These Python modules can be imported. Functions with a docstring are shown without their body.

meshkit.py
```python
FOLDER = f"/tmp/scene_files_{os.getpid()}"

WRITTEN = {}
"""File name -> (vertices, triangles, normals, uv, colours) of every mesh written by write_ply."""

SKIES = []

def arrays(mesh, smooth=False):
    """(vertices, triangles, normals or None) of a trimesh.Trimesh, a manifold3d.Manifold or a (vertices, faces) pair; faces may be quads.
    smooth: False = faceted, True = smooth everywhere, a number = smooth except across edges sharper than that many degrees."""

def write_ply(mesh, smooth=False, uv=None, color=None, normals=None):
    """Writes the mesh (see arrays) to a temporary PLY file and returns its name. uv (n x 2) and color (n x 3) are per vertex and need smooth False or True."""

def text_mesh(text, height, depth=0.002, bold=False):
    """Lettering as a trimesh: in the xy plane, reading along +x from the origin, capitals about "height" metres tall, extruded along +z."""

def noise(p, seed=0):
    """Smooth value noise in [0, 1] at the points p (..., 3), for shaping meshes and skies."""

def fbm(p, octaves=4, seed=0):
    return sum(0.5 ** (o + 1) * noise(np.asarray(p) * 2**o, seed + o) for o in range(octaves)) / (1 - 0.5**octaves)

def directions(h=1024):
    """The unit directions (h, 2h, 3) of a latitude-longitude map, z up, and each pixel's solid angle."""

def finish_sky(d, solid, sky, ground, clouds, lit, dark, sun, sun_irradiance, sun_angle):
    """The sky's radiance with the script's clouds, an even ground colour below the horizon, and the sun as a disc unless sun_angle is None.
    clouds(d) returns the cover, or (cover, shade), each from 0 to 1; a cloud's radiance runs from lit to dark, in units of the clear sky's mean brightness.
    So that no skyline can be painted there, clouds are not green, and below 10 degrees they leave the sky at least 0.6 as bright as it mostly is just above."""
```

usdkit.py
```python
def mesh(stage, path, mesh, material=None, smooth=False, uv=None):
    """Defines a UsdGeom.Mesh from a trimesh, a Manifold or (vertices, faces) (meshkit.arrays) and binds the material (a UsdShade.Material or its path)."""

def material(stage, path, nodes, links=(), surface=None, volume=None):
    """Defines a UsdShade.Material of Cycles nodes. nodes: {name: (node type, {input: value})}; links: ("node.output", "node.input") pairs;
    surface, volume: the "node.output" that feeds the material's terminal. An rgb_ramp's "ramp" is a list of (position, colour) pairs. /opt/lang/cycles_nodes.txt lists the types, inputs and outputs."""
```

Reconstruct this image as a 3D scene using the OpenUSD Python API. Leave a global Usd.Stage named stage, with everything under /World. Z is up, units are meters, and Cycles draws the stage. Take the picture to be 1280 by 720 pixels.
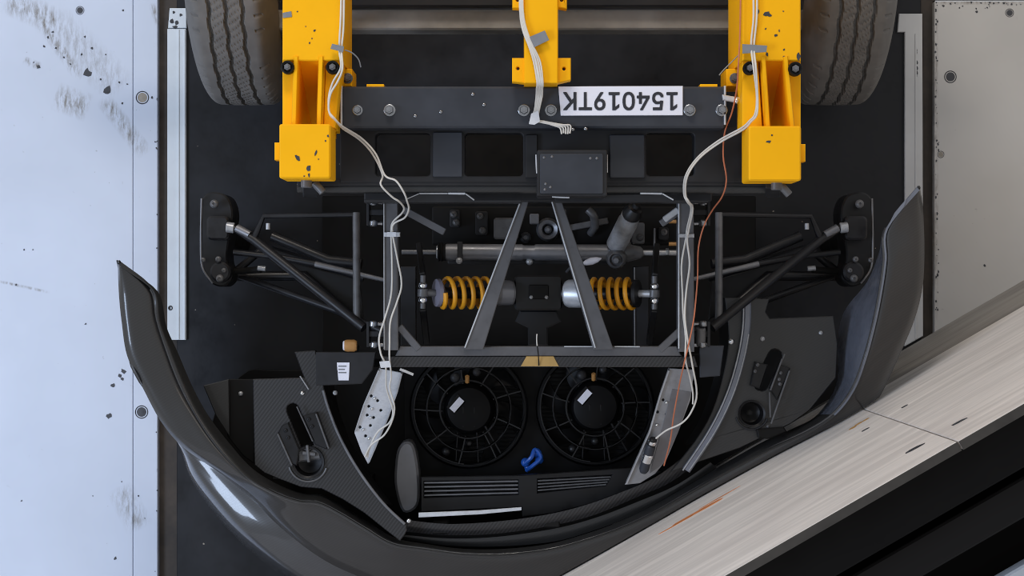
import math, random
import numpy as np, trimesh, mapbox_earcut, shapely
import usdkit, meshkit
from pxr import Usd, UsdGeom, UsdLux, UsdShade, Gf, Sdf

stage = Usd.Stage.CreateInMemory()
UsdGeom.SetStageUpAxis(stage, 'Z'); UsdGeom.SetStageMetersPerUnit(stage, 1.0)
world = UsdGeom.Xform.Define(stage, '/World'); stage.SetDefaultPrim(world.GetPrim())
UsdGeom.Scope.Define(stage, '/World/Looks')
random.seed(7); rng = np.random.default_rng(7)

# ------------------------------------------------------------------ camera, lights, exposure
HC, FP = 4.5, 2250.0            # camera height over the track floor; focal length in pixels of a 1280 px wide picture
cam = UsdGeom.Camera.Define(stage, '/World/camera')
cam.AddTranslateOp().Set(Gf.Vec3d(0, 0, HC))          # straight down, picture top = +Y
cam.CreateFocalLengthAttr(50.0); cam.CreateHorizontalApertureAttr(50.0 * 1280 / FP); cam.CreateVerticalApertureAttr(50.0 * 720 / FP)
cam.CreateExposureAttr(0.0)

def rect_light(name, pos, target, w, h, intensity, color):
    l = UsdLux.RectLight.Define(stage, '/World/' + name)
    l.CreateWidthAttr(w); l.CreateHeightAttr(h); l.CreateIntensityAttr(intensity); l.CreateColorAttr(Gf.Vec3f(*color))
    m = Gf.Matrix4d().SetLookAt(Gf.Vec3d(*pos), Gf.Vec3d(*target), Gf.Vec3d(0, 1, 0.001)).GetInverse()
    l.AddTransformOp().Set(m)
rect_light('lamp_bank_cool', (-2.9, -0.55, 3.0), (-0.35, -0.2, 0.0), 1.0, 1.5, 14.0, (0.62, 0.755, 1.0))
rect_light('lamp_bank_warm', (2.9, 1.3, 3.4), (0.4, 0.0, 0.3), 0.9, 0.9, 1.8, (1.0, 0.84, 0.70))
rect_light('lamp_bank_rear', (-0.4, 3.3, 2.9), (0.3, -0.1, 0.6), 1.2, 0.7, 21.5, (1.0, 0.92, 0.83))
dome = UsdLux.DomeLight.Define(stage, '/World/hall_ambient')
dome.CreateIntensityAttr(0.16); dome.CreateColorAttr(Gf.Vec3f(0.95, 0.97, 1.0))

# ------------------------------------------------------------------ geometry helpers
def W(px, py, z):
    """A measured point of the photograph at a chosen height -> metres."""
    s = (HC - z) / FP
    return np.array([(px - 640) * s, (360 - py) * s, z])
def L3(p):
    p = np.asarray(p, float); return W(p[0], p[1], p[2])
def fix(v, f):
    m = trimesh.Trimesh(np.asarray(v, float), np.asarray(f, int), process=False)
    if m.volume < 0: m.invert()
    return m
def ring_inset(P, b):
    """mitre offset of a closed ring to its left by b"""
    P = np.asarray(P, float); a = P - np.roll(P, 1, 0); c = np.roll(P, -1, 0) - P
    a /= np.linalg.norm(a, axis=1, keepdims=True) + 1e-12; c /= np.linalg.norm(c, axis=1, keepdims=True) + 1e-12
    na = np.stack([-a[:, 1], a[:, 0]], 1); nc = np.stack([-c[:, 1], c[:, 0]], 1); n = na + nc
    d = np.maximum((n * n).sum(1) / 2, 0.25)
    return P + n / d[:, None] * b
def area(P):
    P = np.asarray(P, float); x, y = P.T; return 0.5 * np.sum(x * np.roll(y, -1) - np.roll(x, -1) * y)
def layered(rings2d, place, thick, bevel):
    """extrude rings (first outer CCW, holes CW) with a bevelled top. place(P2, depth) -> 3D"""
    rings2d = [np.asarray(r, float) for r in rings2d]
    rings2d = [r if (area(r) > 0) == (k == 0) else r[::-1] for k, r in enumerate(rings2d)]
    flat = np.vstack(rings2d); ends = np.cumsum([len(r) for r in rings2d]).astype(np.uint32)
    ins = np.vstack([ring_inset(r, bevel) for r in rings2d]) if bevel > 0 else flat
    tri = mapbox_earcut.triangulate_float64(flat, ends).reshape(-1, 3).astype(int)
    return flat, ins, ends, tri
def plate(pts, z, t, b=1.2, holes=(), bz=None):
    """a plate measured in picture pixels at height z (number, or function of px, py); thickness t in metres; b = bevel in pixels"""
    zf = z if callable(z) else (lambda x, y: z)
    flat, ins, ends, tri = layered([pts, *holes], None, t, b); n = len(flat)
    bz = (b * 0.0016) if bz is None else bz
    bz = min(bz, t * 0.45)
    full = np.array([W(x, y, zf(x, y)) for x, y in flat]); inn = np.array([W(x, y, zf(x, y)) for x, y in ins])
    v = [full - [0, 0, t], full - [0, 0, bz], inn]
    f = [tri[:, ::-1], tri + 2 * n]
    start = 0
    for e in ends:
        i = np.arange(start, e); j = np.roll(i, -1); start = e
        for k in (0, 1):
            f += [np.stack([i + k * n, j + k * n, j + (k + 1) * n], 1), np.stack([i + k * n, j + (k + 1) * n, i + (k + 1) * n], 1)]
    return fix(np.vstack(v), np.vstack(f))
def rrect(x0, y0, x1, y1, r=3, n=4):
    out = []
    for cx, cy, a0 in ((x1 - r, y1 - r, 0), (x0 + r, y1 - r, 90), (x0 + r, y0 + r, 180), (x1 - r, y0 + r, 270)):
        for k in range(n + 1):
            a = math.radians(a0 + 90 * k / n); out.append((cx + r * math.cos(a), cy + r * math.sin(a)))
    return out
def circ(cx, cy, r, n=20, ry=None):
    return [(cx + r * math.cos(2 * math.pi * k / n), cy + (ry or r) * math.sin(2 * math.pi * k / n)) for k in range(n)]
def slot(p, q, w, n=6):
    p, q = np.array(p, float), np.array(q, float); d = (q - p) / np.linalg.norm(q - p); a0 = math.atan2(d[1], d[0]); out = []
    for c, s in ((q, -90), (p, 90)):
        for k in range(n + 1):
            a = a0 + math.radians(s + 180 * k / n); out.append((c[0] + w * math.cos(a), c[1] + w * math.sin(a)))
    return out
def spline(P, n=8, closed=False):
    P = np.asarray(P, float); m = len(P); out = []
    g = (lambda i: P[i % m]) if closed else (lambda i: P[min(max(i, 0), m - 1)])
    for i in range(m if closed else m - 1):
        a, b, c, d = g(i - 1), g(i), g(i + 1), g(i + 2)
        for k in range(n):
            t = k / n; out.append(0.5 * (2 * b + (c - a) * t + (2 * a - 5 * b + 4 * c - d) * t * t + (3 * b - a - 3 * c + d) * t ** 3))
    if not closed: out.append(P[-1])
    return np.array(out)
def frames(p):
    t = np.gradient(p, axis=0); t /= np.linalg.norm(t, axis=1, keepdims=True) + 1e-12
    a = np.cross(t[0], [0, 0, 1.0] if abs(t[0][2]) < 0.9 else [1.0, 0, 0]); a /= np.linalg.norm(a); A = []
    for k in range(len(p)):
        a = a - t[k] * (a @ t[k]); a /= np.linalg.norm(a) + 1e-12; A.append(a)
    A = np.array(A); return t, A, np.cross(A, t)
def sweep(p, prof):
    """sweep a closed profile [(a, b)] (or one per point) along the 3D points p, capped"""
    p = np.asarray(p, float); t, A, B = frames(p); prof = np.asarray(prof, float)
    if prof.ndim == 2: prof = np.repeat(prof[None], len(p), 0)
    s = prof.shape[1]
    v = (p[:, None] + prof[..., :1] * A[:, None] + prof[..., 1:] * B[:, None]).reshape(-1, 3)
    i, j = np.meshgrid(np.arange(len(p) - 1), np.arange(s), indexing='ij'); jn = (j + 1) % s
    q = np.stack([i * s + j, i * s + jn, (i + 1) * s + jn, (i + 1) * s + j], -1).reshape(-1, 4)
    f = np.vstack([q[:, [0, 1, 2]], q[:, [0, 2, 3]]])
    c0, c1 = len(v), len(v) + 1; k = np.arange(s); kn = (k + 1) % s; e = (len(p) - 1) * s
    v = np.vstack([v, p[:1], p[-1:]])
    f = np.vstack([f, np.stack([np.full(s, c0), kn, k], 1), np.stack([np.full(s, c1), e + k, e + kn], 1)])
    return fix(v, f)
def cprof(r, n): a = 2 * np.pi * np.arange(n) / n; return np.stack([np.cos(a), np.sin(a)], 1) * r
def tube(p, r, sides=10):
    p = np.asarray(p, float); r = np.broadcast_to(np.asarray(r, float), (len(p),))
    return sweep(p, cprof(1, sides)[None] * r[:, None, None])
def lathe(prof, p, q, n=28):
    """profile [(radius, fraction 0..1 along p->q)]"""
    p, q = np.asarray(p, float), np.asarray(q, float); d = q - p
    t = d / np.linalg.norm(d); a = np.cross(t, [0, 0, 1.0] if abs(t[2]) < 0.9 else [1.0, 0, 0]); a /= np.linalg.norm(a); b = np.cross(t, a)
    ang = 2 * np.pi * np.arange(n) / n; ringd = np.cos(ang)[:, None] * a + np.sin(ang)[:, None] * b
    prof = [(max(r, 1e-5), h) for r, h in prof]
    v = np.vstack([p + d * h + ringd * r for r, h in prof]); m = len(prof)
    i, j = np.meshgrid(np.arange(m - 1), np.arange(n), indexing='ij'); jn = (j + 1) % n
    qd = np.stack([i * n + j, i * n + jn, (i + 1) * n + jn, (i + 1) * n + j], -1).reshape(-1, 4)
    f = np.vstack([qd[:, [0, 1, 2]], qd[:, [0, 2, 3]]])
    v = np.vstack([v, p + d * prof[0][1], p + d * prof[-1][1]]); k = np.arange(n); kn = (k + 1) % n; e = (m - 1) * n
    f = np.vstack([f, np.stack([np.full(n, m * n), kn, k], 1), np.stack([np.full(n, m * n + 1), e + k, e + kn], 1)])
    return fix(v, f)
def cyl(p, q, r, n=24, c=0.12):
    """cylinder with chamfered ends (c = share of the radius)"""
    L = np.linalg.norm(np.asarray(q, float) - np.asarray(p, float)); h = min(c * r / L, 0.3)
    return lathe([(r * (1 - c), 0), (r, h), (r, 1 - h), (r * (1 - c), 1)], p, q, n)
def ball(p, r, n=2):
    m = trimesh.creation.icosphere(n, r); m.apply_translation(p); return m
def bar(p, q, w, h, b=0.0015):
    """a bevelled rectangular bar from p to q (w across, h high)"""
    bw, bh = w / 2, h / 2; b = min(b, bw * 0.6, bh * 0.6)
    prof = [(-bw, -bh + b), (-bw + b, -bh), (bw - b, -bh), (bw, -bh + b), (bw, bh - b), (bw - b, bh), (-bw + b, bh), (-bw, bh - b)]
    p, q = np.asarray(p, float), np.asarray(q, float); d = (q - p) / np.linalg.norm(q - p)
    return sweep(np.array([p, p + d * b, q - d * b, q]), np.array([np.array(prof) * s for s in ((bw - b) / bw, 1, 1, (bw - b) / bw)]))
def box(lo, hi, b=0.002):
    lo, hi = np.asarray(lo, float), np.asarray(hi, float); b = min(b, *(0.4 * (hi - lo)))
    c = [np.array([x, y, z]) for x in (0, 1) for y in (0, 1) for z in (0, 1)]; pts = []
    for k in c:
        k0 = lo + k * (hi - lo); s = np.where(k > 0, -1, 1)
        for ax in range(3):
            o = s * b; o[ax] = 0; pts.append(k0 + o)
    return trimesh.convex.convex_hull(np.array(pts))
def pbox(x0, y0, x1, y1, z0, z1, b=0.002):
    a, c = W(x0, y1, z1), W(x1, y0, z1); return box((a[0], a[1], z0), (c[0], c[1], z1), b)
def hexbolt(p, r, h, d=(0, 0, 1), washer=True):
    p, d = np.asarray(p, float), np.asarray(d, float); d = d / np.linalg.norm(d); out = []
    if washer: out.append(cyl(p, p + d * h * 0.25, r * 1.35, 18)); p = p + d * h * 0.2
    out.append(lathe([(r, 0), (r, 0.8), (r * 0.86, 1)], p, p + d * h, 6)); out.append(lathe([(r * 0.5, 0), (r * 0.45, 1)], p + d * h * 0.9, p + d * h * 1.25, 10))
    return out
def dome_bolt(p, r, d=(0, 0, 1)):
    p, d = np.asarray(p, float), np.asarray(d, float); d = d / np.linalg.norm(d)
    return lathe([(r, 0), (r, 0.25), (r * 0.9, 0.55), (r * 0.65, 0.85), (r * 0.35, 0.97), (r * 0.3, 0.6)], p, p + d * r * 0.9, 18)
def grid_mesh(V):
    """open surface from an (n, m, 3) grid"""
    n, m = V.shape[:2]; i, j = np.meshgrid(np.arange(n - 1), np.arange(m - 1), indexing='ij')
    q = np.stack([i * m + j, i * m + j + 1, (i + 1) * m + j + 1, (i + 1) * m + j], -1).reshape(-1, 4)
    return trimesh.Trimesh(V.reshape(-1, 3), np.vstack([q[:, [0, 1, 2]], q[:, [0, 2, 3]]]), process=False)
def shell(V, t):
    """gives an open grid surface a thickness t below its normals; closed"""
    n, m = V.shape[:2]; du, dv = np.gradient(V, axis=0), np.gradient(V, axis=1); N = np.cross(du, dv)
    N /= np.linalg.norm(N, axis=2, keepdims=True) + 1e-12
    if N[..., 2].mean() < 0: N = -N
    top = grid_mesh(V); k = n * m; tf = top.faces
    idx = np.arange(k).reshape(n, m); loop = np.concatenate([idx[0, :-1], idx[:-1, -1], idx[-1, :0:-1], idx[:0:-1, 0]]); nx = np.roll(loop, -1)
    side = np.vstack([np.stack([loop, loop + k, nx + k], 1), np.stack([loop, nx + k, nx], 1)])
    v = np.vstack([V.reshape(-1, 3), (V - N * t).reshape(-1, 3)])
    m = trimesh.Trimesh(v, np.vstack([tf, tf[:, ::-1] + k, side]), process=False); trimesh.repair.fix_winding(m)
    if m.volume < 0: m.invert()
    return m
def loft(rails, nu=6, nv=5):
    """rails: list of lists of (px, py, z) with equal station counts -> smooth grid (stations x across)"""
    R = [spline(np.array([L3(p) for p in r]), nu) for r in rails]
    G = np.stack(R, 1)
    return np.stack([spline(row, nv) for row in G], 0)

# ------------------------------------------------------------------ scene-graph helpers
used = {}
def numbered(parent, name):
    k = used.get((parent, name), 0); used[(parent, name)] = k + 1
    return name if k == 0 else f'{name}_{k:03d}'
def cd(prim, **kw):
    for k, v in kw.items():
        if v: prim.SetCustomDataByKey(k, v)
def cat_(ms):
    if isinstance(ms, trimesh.Trimesh): return ms
    flat = []
    for m in ms: flat += (m if isinstance(m, list) else [m])
    return trimesh.util.concatenate(flat)
SPLIT = {'hub_boss', 'stay', 'bright_edge', 'slot_edge', 'lobe', 'ridge', 'clamp_bolt', 'arm', 'rib_edge', 'foot', 'splitter_foot', 'end_hanger', 'end_sheet', 'plug', 'ball_joint', 'sensor_stub', 'clevis', 'top_beam', 'orange_mark', 'ochre_stain', 'dark_scratch', 'pinion_cap', 'bolt', 'lamp_fitting', 'lower_bracket', 'clevis_bolt', 'cast_lug', 'gear_case'}
class Thing:
    def __init__(self, name, label=None, cat=None, group=None, kind=None, at=None):
        self.path = '/World/' + numbered('/World', name); self.x = UsdGeom.Xform.Define(stage, self.path); self.o = np.zeros(3)
        if at is not None: self.o = np.asarray(at, float); self.x.AddTranslateOp().Set(Gf.Vec3d(*map(float, self.o)))
        cd(self.x.GetPrim(), label=label, category=cat, group=group, kind=kind)
    def part(self, name, ms, mat, smooth=35, under=None, label=None, kind=None):
        if isinstance(ms, list) and len(ms) > 1 and kind is None and name in SPLIT:
            return [self.part(name, q, mat, smooth, under, label) for q in ms][0]
        m = cat_(ms).copy(); m.apply_translation(-self.o); par = under or self.path; path = par + '/' + numbered(par, name)
        p = usdkit.mesh(stage, path, m, mat, smooth=smooth); cd(p.GetPrim(), label=label, kind=kind)
        return path
def solo(name, ms, mat, label=None, cat=None, group=None, kind=None, smooth=35):
    m = cat_(ms).copy(); lo, hi = m.bounds; o = np.array([(lo[0] + hi[0]) / 2, (lo[1] + hi[1]) / 2, lo[2]]); m.apply_translation(-o)
    path = '/World/' + numbered('/World', name); p = usdkit.mesh(stage, path, m, mat, smooth=smooth); p.AddTranslateOp().Set(Gf.Vec3d(*map(float, o)))
    cd(p.GetPrim(), label=label, category=cat, group=group, kind=kind); return path

# ------------------------------------------------------------------ materials
def MAT(name, nodes, links, surface): return usdkit.material(stage, '/World/Looks/' + name, nodes, links, surface=surface)
def plain(name, col, rough=0.5, metal=0.0, var=0.25, scale=12.0, bump=0.0, spec=0.5, coat=0.0, rvar=0.12):
    """base colour with fine procedural grain in tone, gloss and relief"""
    c = np.array(col, float)
    n = {'g': ('geometry', {}), 'n': ('noise_texture', {'scale': scale, 'detail': 5.0, 'roughness': 0.6}),
         'r': ('rgb_ramp', {'ramp': [(0.25, tuple(c * (1 - var))), (0.75, tuple(np.minimum(c * (1 + var), 1)))]}),
         'm': ('map_range', {'from_min': 0.3, 'from_max': 0.7, 'to_min': max(rough - rvar, 0.02), 'to_max': min(rough + rvar, 1)}),
         'p': ('principled_bsdf', {'metallic': metal, 'specular_ior_level': spec, 'coat_weight': coat, 'coat_roughness': 0.06})}
    l = [('g.position', 'n.vector'), ('n.fac', 'r.fac'), ('r.color', 'p.base_color'), ('n.fac', 'm.value'), ('m.result', 'p.roughness')]
    if bump:
        n['b'] = ('bump', {'strength': 0.4, 'distance': bump}); l += [('n.fac', 'b.height'), ('b.normal', 'p.normal')]
    return MAT(name, n, l, 'p.BSDF')
def carbon(name, a, b, scale=95.0, rough=0.28, coat=0.6, direction=(0.5, 0.866, 0.0)):
    """twill weave: diagonal bands crossed by finer ones"""
    n = {'g': ('geometry', {}), 'map': ('mapping', {'mapping_type': 'point', 'rotation': (0, 0, math.atan2(direction[1], direction[0]))}),
         'w': ('wave_texture', {'wave_type': 'bands', 'bands_direction': 'x', 'scale': scale * 0.25, 'distortion': 0.15, 'detail': 0.0}),
         'w2': ('wave_texture', {'wave_type': 'bands', 'bands_direction': 'y', 'scale': scale * 0.5, 'distortion': 0.1, 'detail': 0.0}),
         'mx': ('mix', {'mix_type': 'multiply', 'fac': 0.5}),
         'n': ('noise_texture', {'scale': 5.0, 'detail': 3.0}),
         'r': ('rgb_ramp', {'ramp': [(0.1, a), (0.9, b)]}),
         'bp': ('bump', {'strength': 0.05, 'distance': 0.001}),
         'mr': ('map_range', {'from_min': 0.3, 'from_max': 0.7, 'to_min': rough - 0.05, 'to_max': rough + 0.08}),
         'p': ('principled_bsdf', {'specular_ior_level': 0.5, 'coat_weight': coat, 'coat_roughness': 0.08})}
    l = [('g.position', 'map.vector'), ('map.vector', 'w.vector'), ('map.vector', 'w2.vector'), ('w.color', 'mx.color1'), ('w2.color', 'mx.color2'),
         ('mx.color', 'r.fac'), ('r.color', 'p.base_color'), ('g.position', 'n.vector'), ('n.fac', 'mr.value'), ('mr.result', 'p.roughness'),
         ('w.fac', 'bp.height'), ('bp.normal', 'p.normal')]
    return MAT(name, n, l, 'p.BSDF')
def scuffed_white(name, col, dirt, marks):
    """painted steel floor: even paint, faint mottling, and scuffs along measured lines. marks: (x0, y0, x1, y1, halfwidth, strength)"""
    c = np.array(col)
    n = {'g': ('geometry', {}), 'big': ('noise_texture', {'scale': 2.2, 'detail': 4.0, 'roughness': 0.6}), 'fine': ('noise_texture', {'scale': 60.0, 'detail': 6.0, 'roughness': 0.7}),
         'r': ('rgb_ramp', {'ramp': [(0.3, tuple(c * 0.93)), (0.7, tuple(np.minimum(c * 1.05, 1)))]}),
         'spk': ('rgb_ramp', {'ramp': [(0.0, (1, 1, 1)), (0.29, (1, 1, 1)), (0.33, (0, 0, 0)), (1, (0, 0, 0))]}),
         'st': ('mapping', {'mapping_type': 'point', 'scale': (60.0, 14.0, 1.0), 'rotation': (0, 0, -0.15)}), 'sn': ('noise_texture', {'scale': 1.6, 'detail': 5.0, 'roughness': 0.75}),
         'sr': ('map_range', {'from_min': 0.42, 'from_max': 0.62}),
         'dirtmix': ('mix', {'color2': dirt}), 'spmix': ('mix', {'color2': tuple(np.array(dirt) * 0.55)}),
         'sx': ('separate_xyz', {}), 'spf': ('math', {'math_type': 'multiply', 'value2': 0.5}),
         'p': ('principled_bsdf', {'roughness': 0.42, 'specular_ior_level': 0.4}), 'bp': ('bump', {'strength': 0.15, 'distance': 0.004})}
    l = [('g.position', 'big.vector'), ('g.position', 'fine.vector'), ('g.position', 'st.vector'), ('st.vector', 'sn.vector'), ('sn.fac', 'sr.value'),
         ('big.fac', 'r.fac'), ('fine.fac', 'spk.fac'), ('r.color', 'dirtmix.color1'), ('dirtmix.color', 'spmix.color1'), ('spk.color', 'spf.value1'), ('spf.value', 'spmix.fac'),
         ('spmix.color', 'p.base_color'), ('big.fac', 'bp.height'), ('bp.normal', 'p.normal'), ('g.position', 'sx.vector')]
    last = None
    for k, (x0, y0, x1, y1, hw, s) in enumerate(marks):
        a, b = W(x0, y0, 0), W(x1, y1, 0); d = b - a; Ln = np.linalg.norm(d); d /= Ln; nn = np.array([-d[1], d[0], 0]); hw *= 0.002
        n |= {f'o{k}': ('vector_math', {'math_type': 'subtract', 'vector2': tuple((a + b) / 2)}),
              f'u{k}': ('vector_math', {'math_type': 'dot_product', 'vector2': tuple(d)}), f'v{k}': ('vector_math', {'math_type': 'dot_product', 'vector2': tuple(nn)}),
              f'ua{k}': ('math', {'math_type': 'absolute'}), f'va{k}': ('math', {'math_type': 'absolute'}),
              f'um{k}': ('map_range', {'from_min': Ln / 2 * 0.75, 'from_max': Ln / 2 * 1.1, 'to_min': 1.0, 'to_max': 0.0, 'clamp': True}),
              f'vm{k}': ('map_range', {'from_min': hw * 0.2, 'from_max': hw * 1.2, 'to_min': 1.0, 'to_max': 0.0, 'clamp': True}),
              f'm{k}': ('math', {'math_type': 'multiply'}), f's{k}': ('math', {'math_type': 'multiply', 'value2': s})}
        l += [('g.position', f'o{k}.vector1'), (f'o{k}.vector', f'u{k}.vector1'), (f'o{k}.vector', f'v{k}.vector1'), (f'u{k}.value', f'ua{k}.value1'), (f'v{k}.value', f'va{k}.value1'),
              (f'ua{k}.value', f'um{k}.value'), (f'va{k}.value', f'vm{k}.value'), (f'um{k}.result', f'm{k}.value1'), (f'vm{k}.result', f'm{k}.value2'), (f'm{k}.value', f's{k}.value1')]
        if last is None: last = f's{k}.value'
        else:
            n[f'x{k}'] = ('math', {'math_type': 'maximum'}); l += [(last, f'x{k}.value1'), (f's{k}.value', f'x{k}.value2')]; last = f'x{k}.value'
    if last:
        n['mm'] = ('math', {'math_type': 'multiply', 'use_clamp': True}); l += [(last, 'mm.value1'), ('sr.result', 'mm.value2'), ('mm.value', 'dirtmix.fac')]
    else: n['dirtmix'] = ('mix', {'color2': dirt, 'fac': 0.0})
    return MAT(name, n, l, 'p.BSDF')
def grain(name, col, dark, along, rough=0.6, scale=3.0):
    """wood grain streaks running along a horizontal direction on an upright sheet"""
    d = np.array(along, float); d /= np.linalg.norm(d)
    n = {'g': ('geometry', {}), 'u': ('vector_math', {'math_type': 'dot_product', 'vector2': tuple(d)}), 'sx': ('separate_xyz', {}),
         'us': ('math', {'math_type': 'multiply', 'value2': 0.9}), 'zs': ('math', {'math_type': 'multiply', 'value2': 9.0}), 'cb': ('combine_xyz', {'z': 0.3}),
         'n': ('noise_texture', {'scale': scale, 'detail': 7.0, 'roughness': 0.62, 'distortion': 0.5}), 'n2': ('noise_texture', {'scale': 1.3, 'detail': 3.0}),
         'r': ('rgb_ramp', {'ramp': [(0.28, dark), (0.45, tuple(np.array(col) * 0.85)), (0.6, col), (0.8, tuple(np.minimum(np.array(col) * 1.12, 1)))]}),
         'r2': ('rgb_ramp', {'ramp': [(0.3, (0.8, 0.78, 0.78)), (0.7, (1, 1, 1))]}), 'mx': ('mix', {'mix_type': 'multiply', 'fac': 1.0}),
         'bp': ('bump', {'strength': 0.3, 'distance': 0.002}), 'p': ('principled_bsdf', {'roughness': rough, 'specular_ior_level': 0.3})}
    l = [('g.position', 'u.vector1'), ('g.position', 'sx.vector'), ('u.value', 'us.value1'), ('sx.z', 'zs.value1'), ('us.value', 'cb.x'), ('zs.value', 'cb.y'), ('cb.vector', 'n.vector'),
         ('g.position', 'n2.vector'), ('n.fac', 'r.fac'), ('n2.fac', 'r2.fac'), ('r.color', 'mx.color1'), ('r2.color', 'mx.color2'), ('mx.color', 'p.base_color'),
         ('n.fac', 'bp.height'), ('bp.normal', 'p.normal')]
    return MAT(name, n, l, 'p.BSDF')

M = {}
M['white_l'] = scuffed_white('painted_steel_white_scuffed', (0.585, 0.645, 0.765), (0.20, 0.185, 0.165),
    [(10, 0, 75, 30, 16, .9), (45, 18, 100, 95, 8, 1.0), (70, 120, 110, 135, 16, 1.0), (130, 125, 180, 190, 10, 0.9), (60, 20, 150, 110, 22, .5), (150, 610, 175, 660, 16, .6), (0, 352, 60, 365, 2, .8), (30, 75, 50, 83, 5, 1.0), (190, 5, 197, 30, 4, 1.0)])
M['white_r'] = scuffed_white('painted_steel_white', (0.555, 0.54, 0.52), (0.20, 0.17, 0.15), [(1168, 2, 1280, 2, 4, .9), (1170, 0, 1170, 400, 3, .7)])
M['rail'] = plain('zinc_rail', (0.66, 0.72, 0.78), 0.42, 0.0, 0.06, 9)
M['rail_r'] = plain('painted_rail', (0.60, 0.60, 0.60), 0.5, 0.0, 0.08, 9)
M['bed'] = plain('dark_track_plate', (0.0145, 0.0153, 0.0185), 0.42, 0, 0.45, 7, 0.004, 0.25)
M['gutter'] = plain('rusty_gutter', (0.055, 0.045, 0.038), 0.8, 0, 0.6, 18, 0.004)
M['chip'] = plain('bare_steel_chip', (0.05, 0.052, 0.06), 0.5, 0.2, 0.3, 60)
M['filler'] = plain('bolt_filler', (0.30, 0.27, 0.23), 0.7, 0, 0.3, 80)
M['yellow'] = plain('yellow_enamel', (0.95, 0.46, 0.004), 0.55, 0, 0.05, 6, 0.0015, 0.15)
M['rubber'] = plain('tyre_rubber', (0.15, 0.143, 0.136), 0.75, 0, 0.2, 30, 0.001, 0.3)
M['groove'] = plain('tyre_groove', (0.008, 0.008, 0.008), 0.9, 0, 0.1, 30, 0, 0.1)
M['steel'] = plain('blue_grey_steel', (0.034, 0.038, 0.048), 0.45, 0.15, 0.25, 10, 0.001, 0.4)
M['steel_d'] = plain('dark_steel', (0.018, 0.0185, 0.021), 0.5, 0.1, 0.3, 12, 0.001, 0.35)
M['greybar'] = plain('dull_grey_paint', (0.27, 0.26, 0.24), 0.5, 0, 0.25, 14)
M['black'] = plain('black_plastic', (0.0065, 0.0062, 0.0062), 0.55, 0, 0.3, 20, 0, 0.2)
M['fanblk'] = plain('fan_black', (0.0035, 0.0035, 0.004), 0.5, 0, 0.3, 20, 0, 0.15)
M['fanrim'] = plain('fan_guard_black', (0.010, 0.010, 0.011), 0.42, 0, 0.3, 20, 0, 0.35)
M['boltm'] = plain('zinc_bolt', (0.34, 0.35, 0.37), 0.25, 0.9, 0.15, 40)
M['lilac'] = plain('grey_seat', (0.20, 0.19, 0.24), 0.45, 0.1, 0.1, 30)
M['black_s'] = plain('satin_black', (0.008, 0.008, 0.009), 0.4, 0, 0.3, 20, 0, 0.35)
M['tubeblk'] = plain('black_powder_coat', (0.010, 0.010, 0.012), 0.38, 0.0, 0.2, 20, 0, 0.4)
M['alu'] = plain('brushed_aluminium', (0.42, 0.43, 0.45), 0.34, 0.4, 0.12, 40)
M['alu_d'] = plain('dull_aluminium', (0.19, 0.192, 0.205), 0.42, 0.5, 0.15, 25)
M['alu_b'] = plain('bright_aluminium', (0.62, 0.65, 0.70), 0.33, 0.45, 0.1, 30)
M['cast'] = plain('cast_metal', (0.12, 0.12, 0.125), 0.42, 0.25, 0.3, 35, 0.001)
M['strut'] = plain('strut_aluminium', (0.115, 0.116, 0.125), 0.42, 0.4, 0.15, 25)
M['alu_m'] = plain('matt_aluminium', (0.30, 0.305, 0.32), 0.45, 0.4, 0.2, 30)
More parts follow.
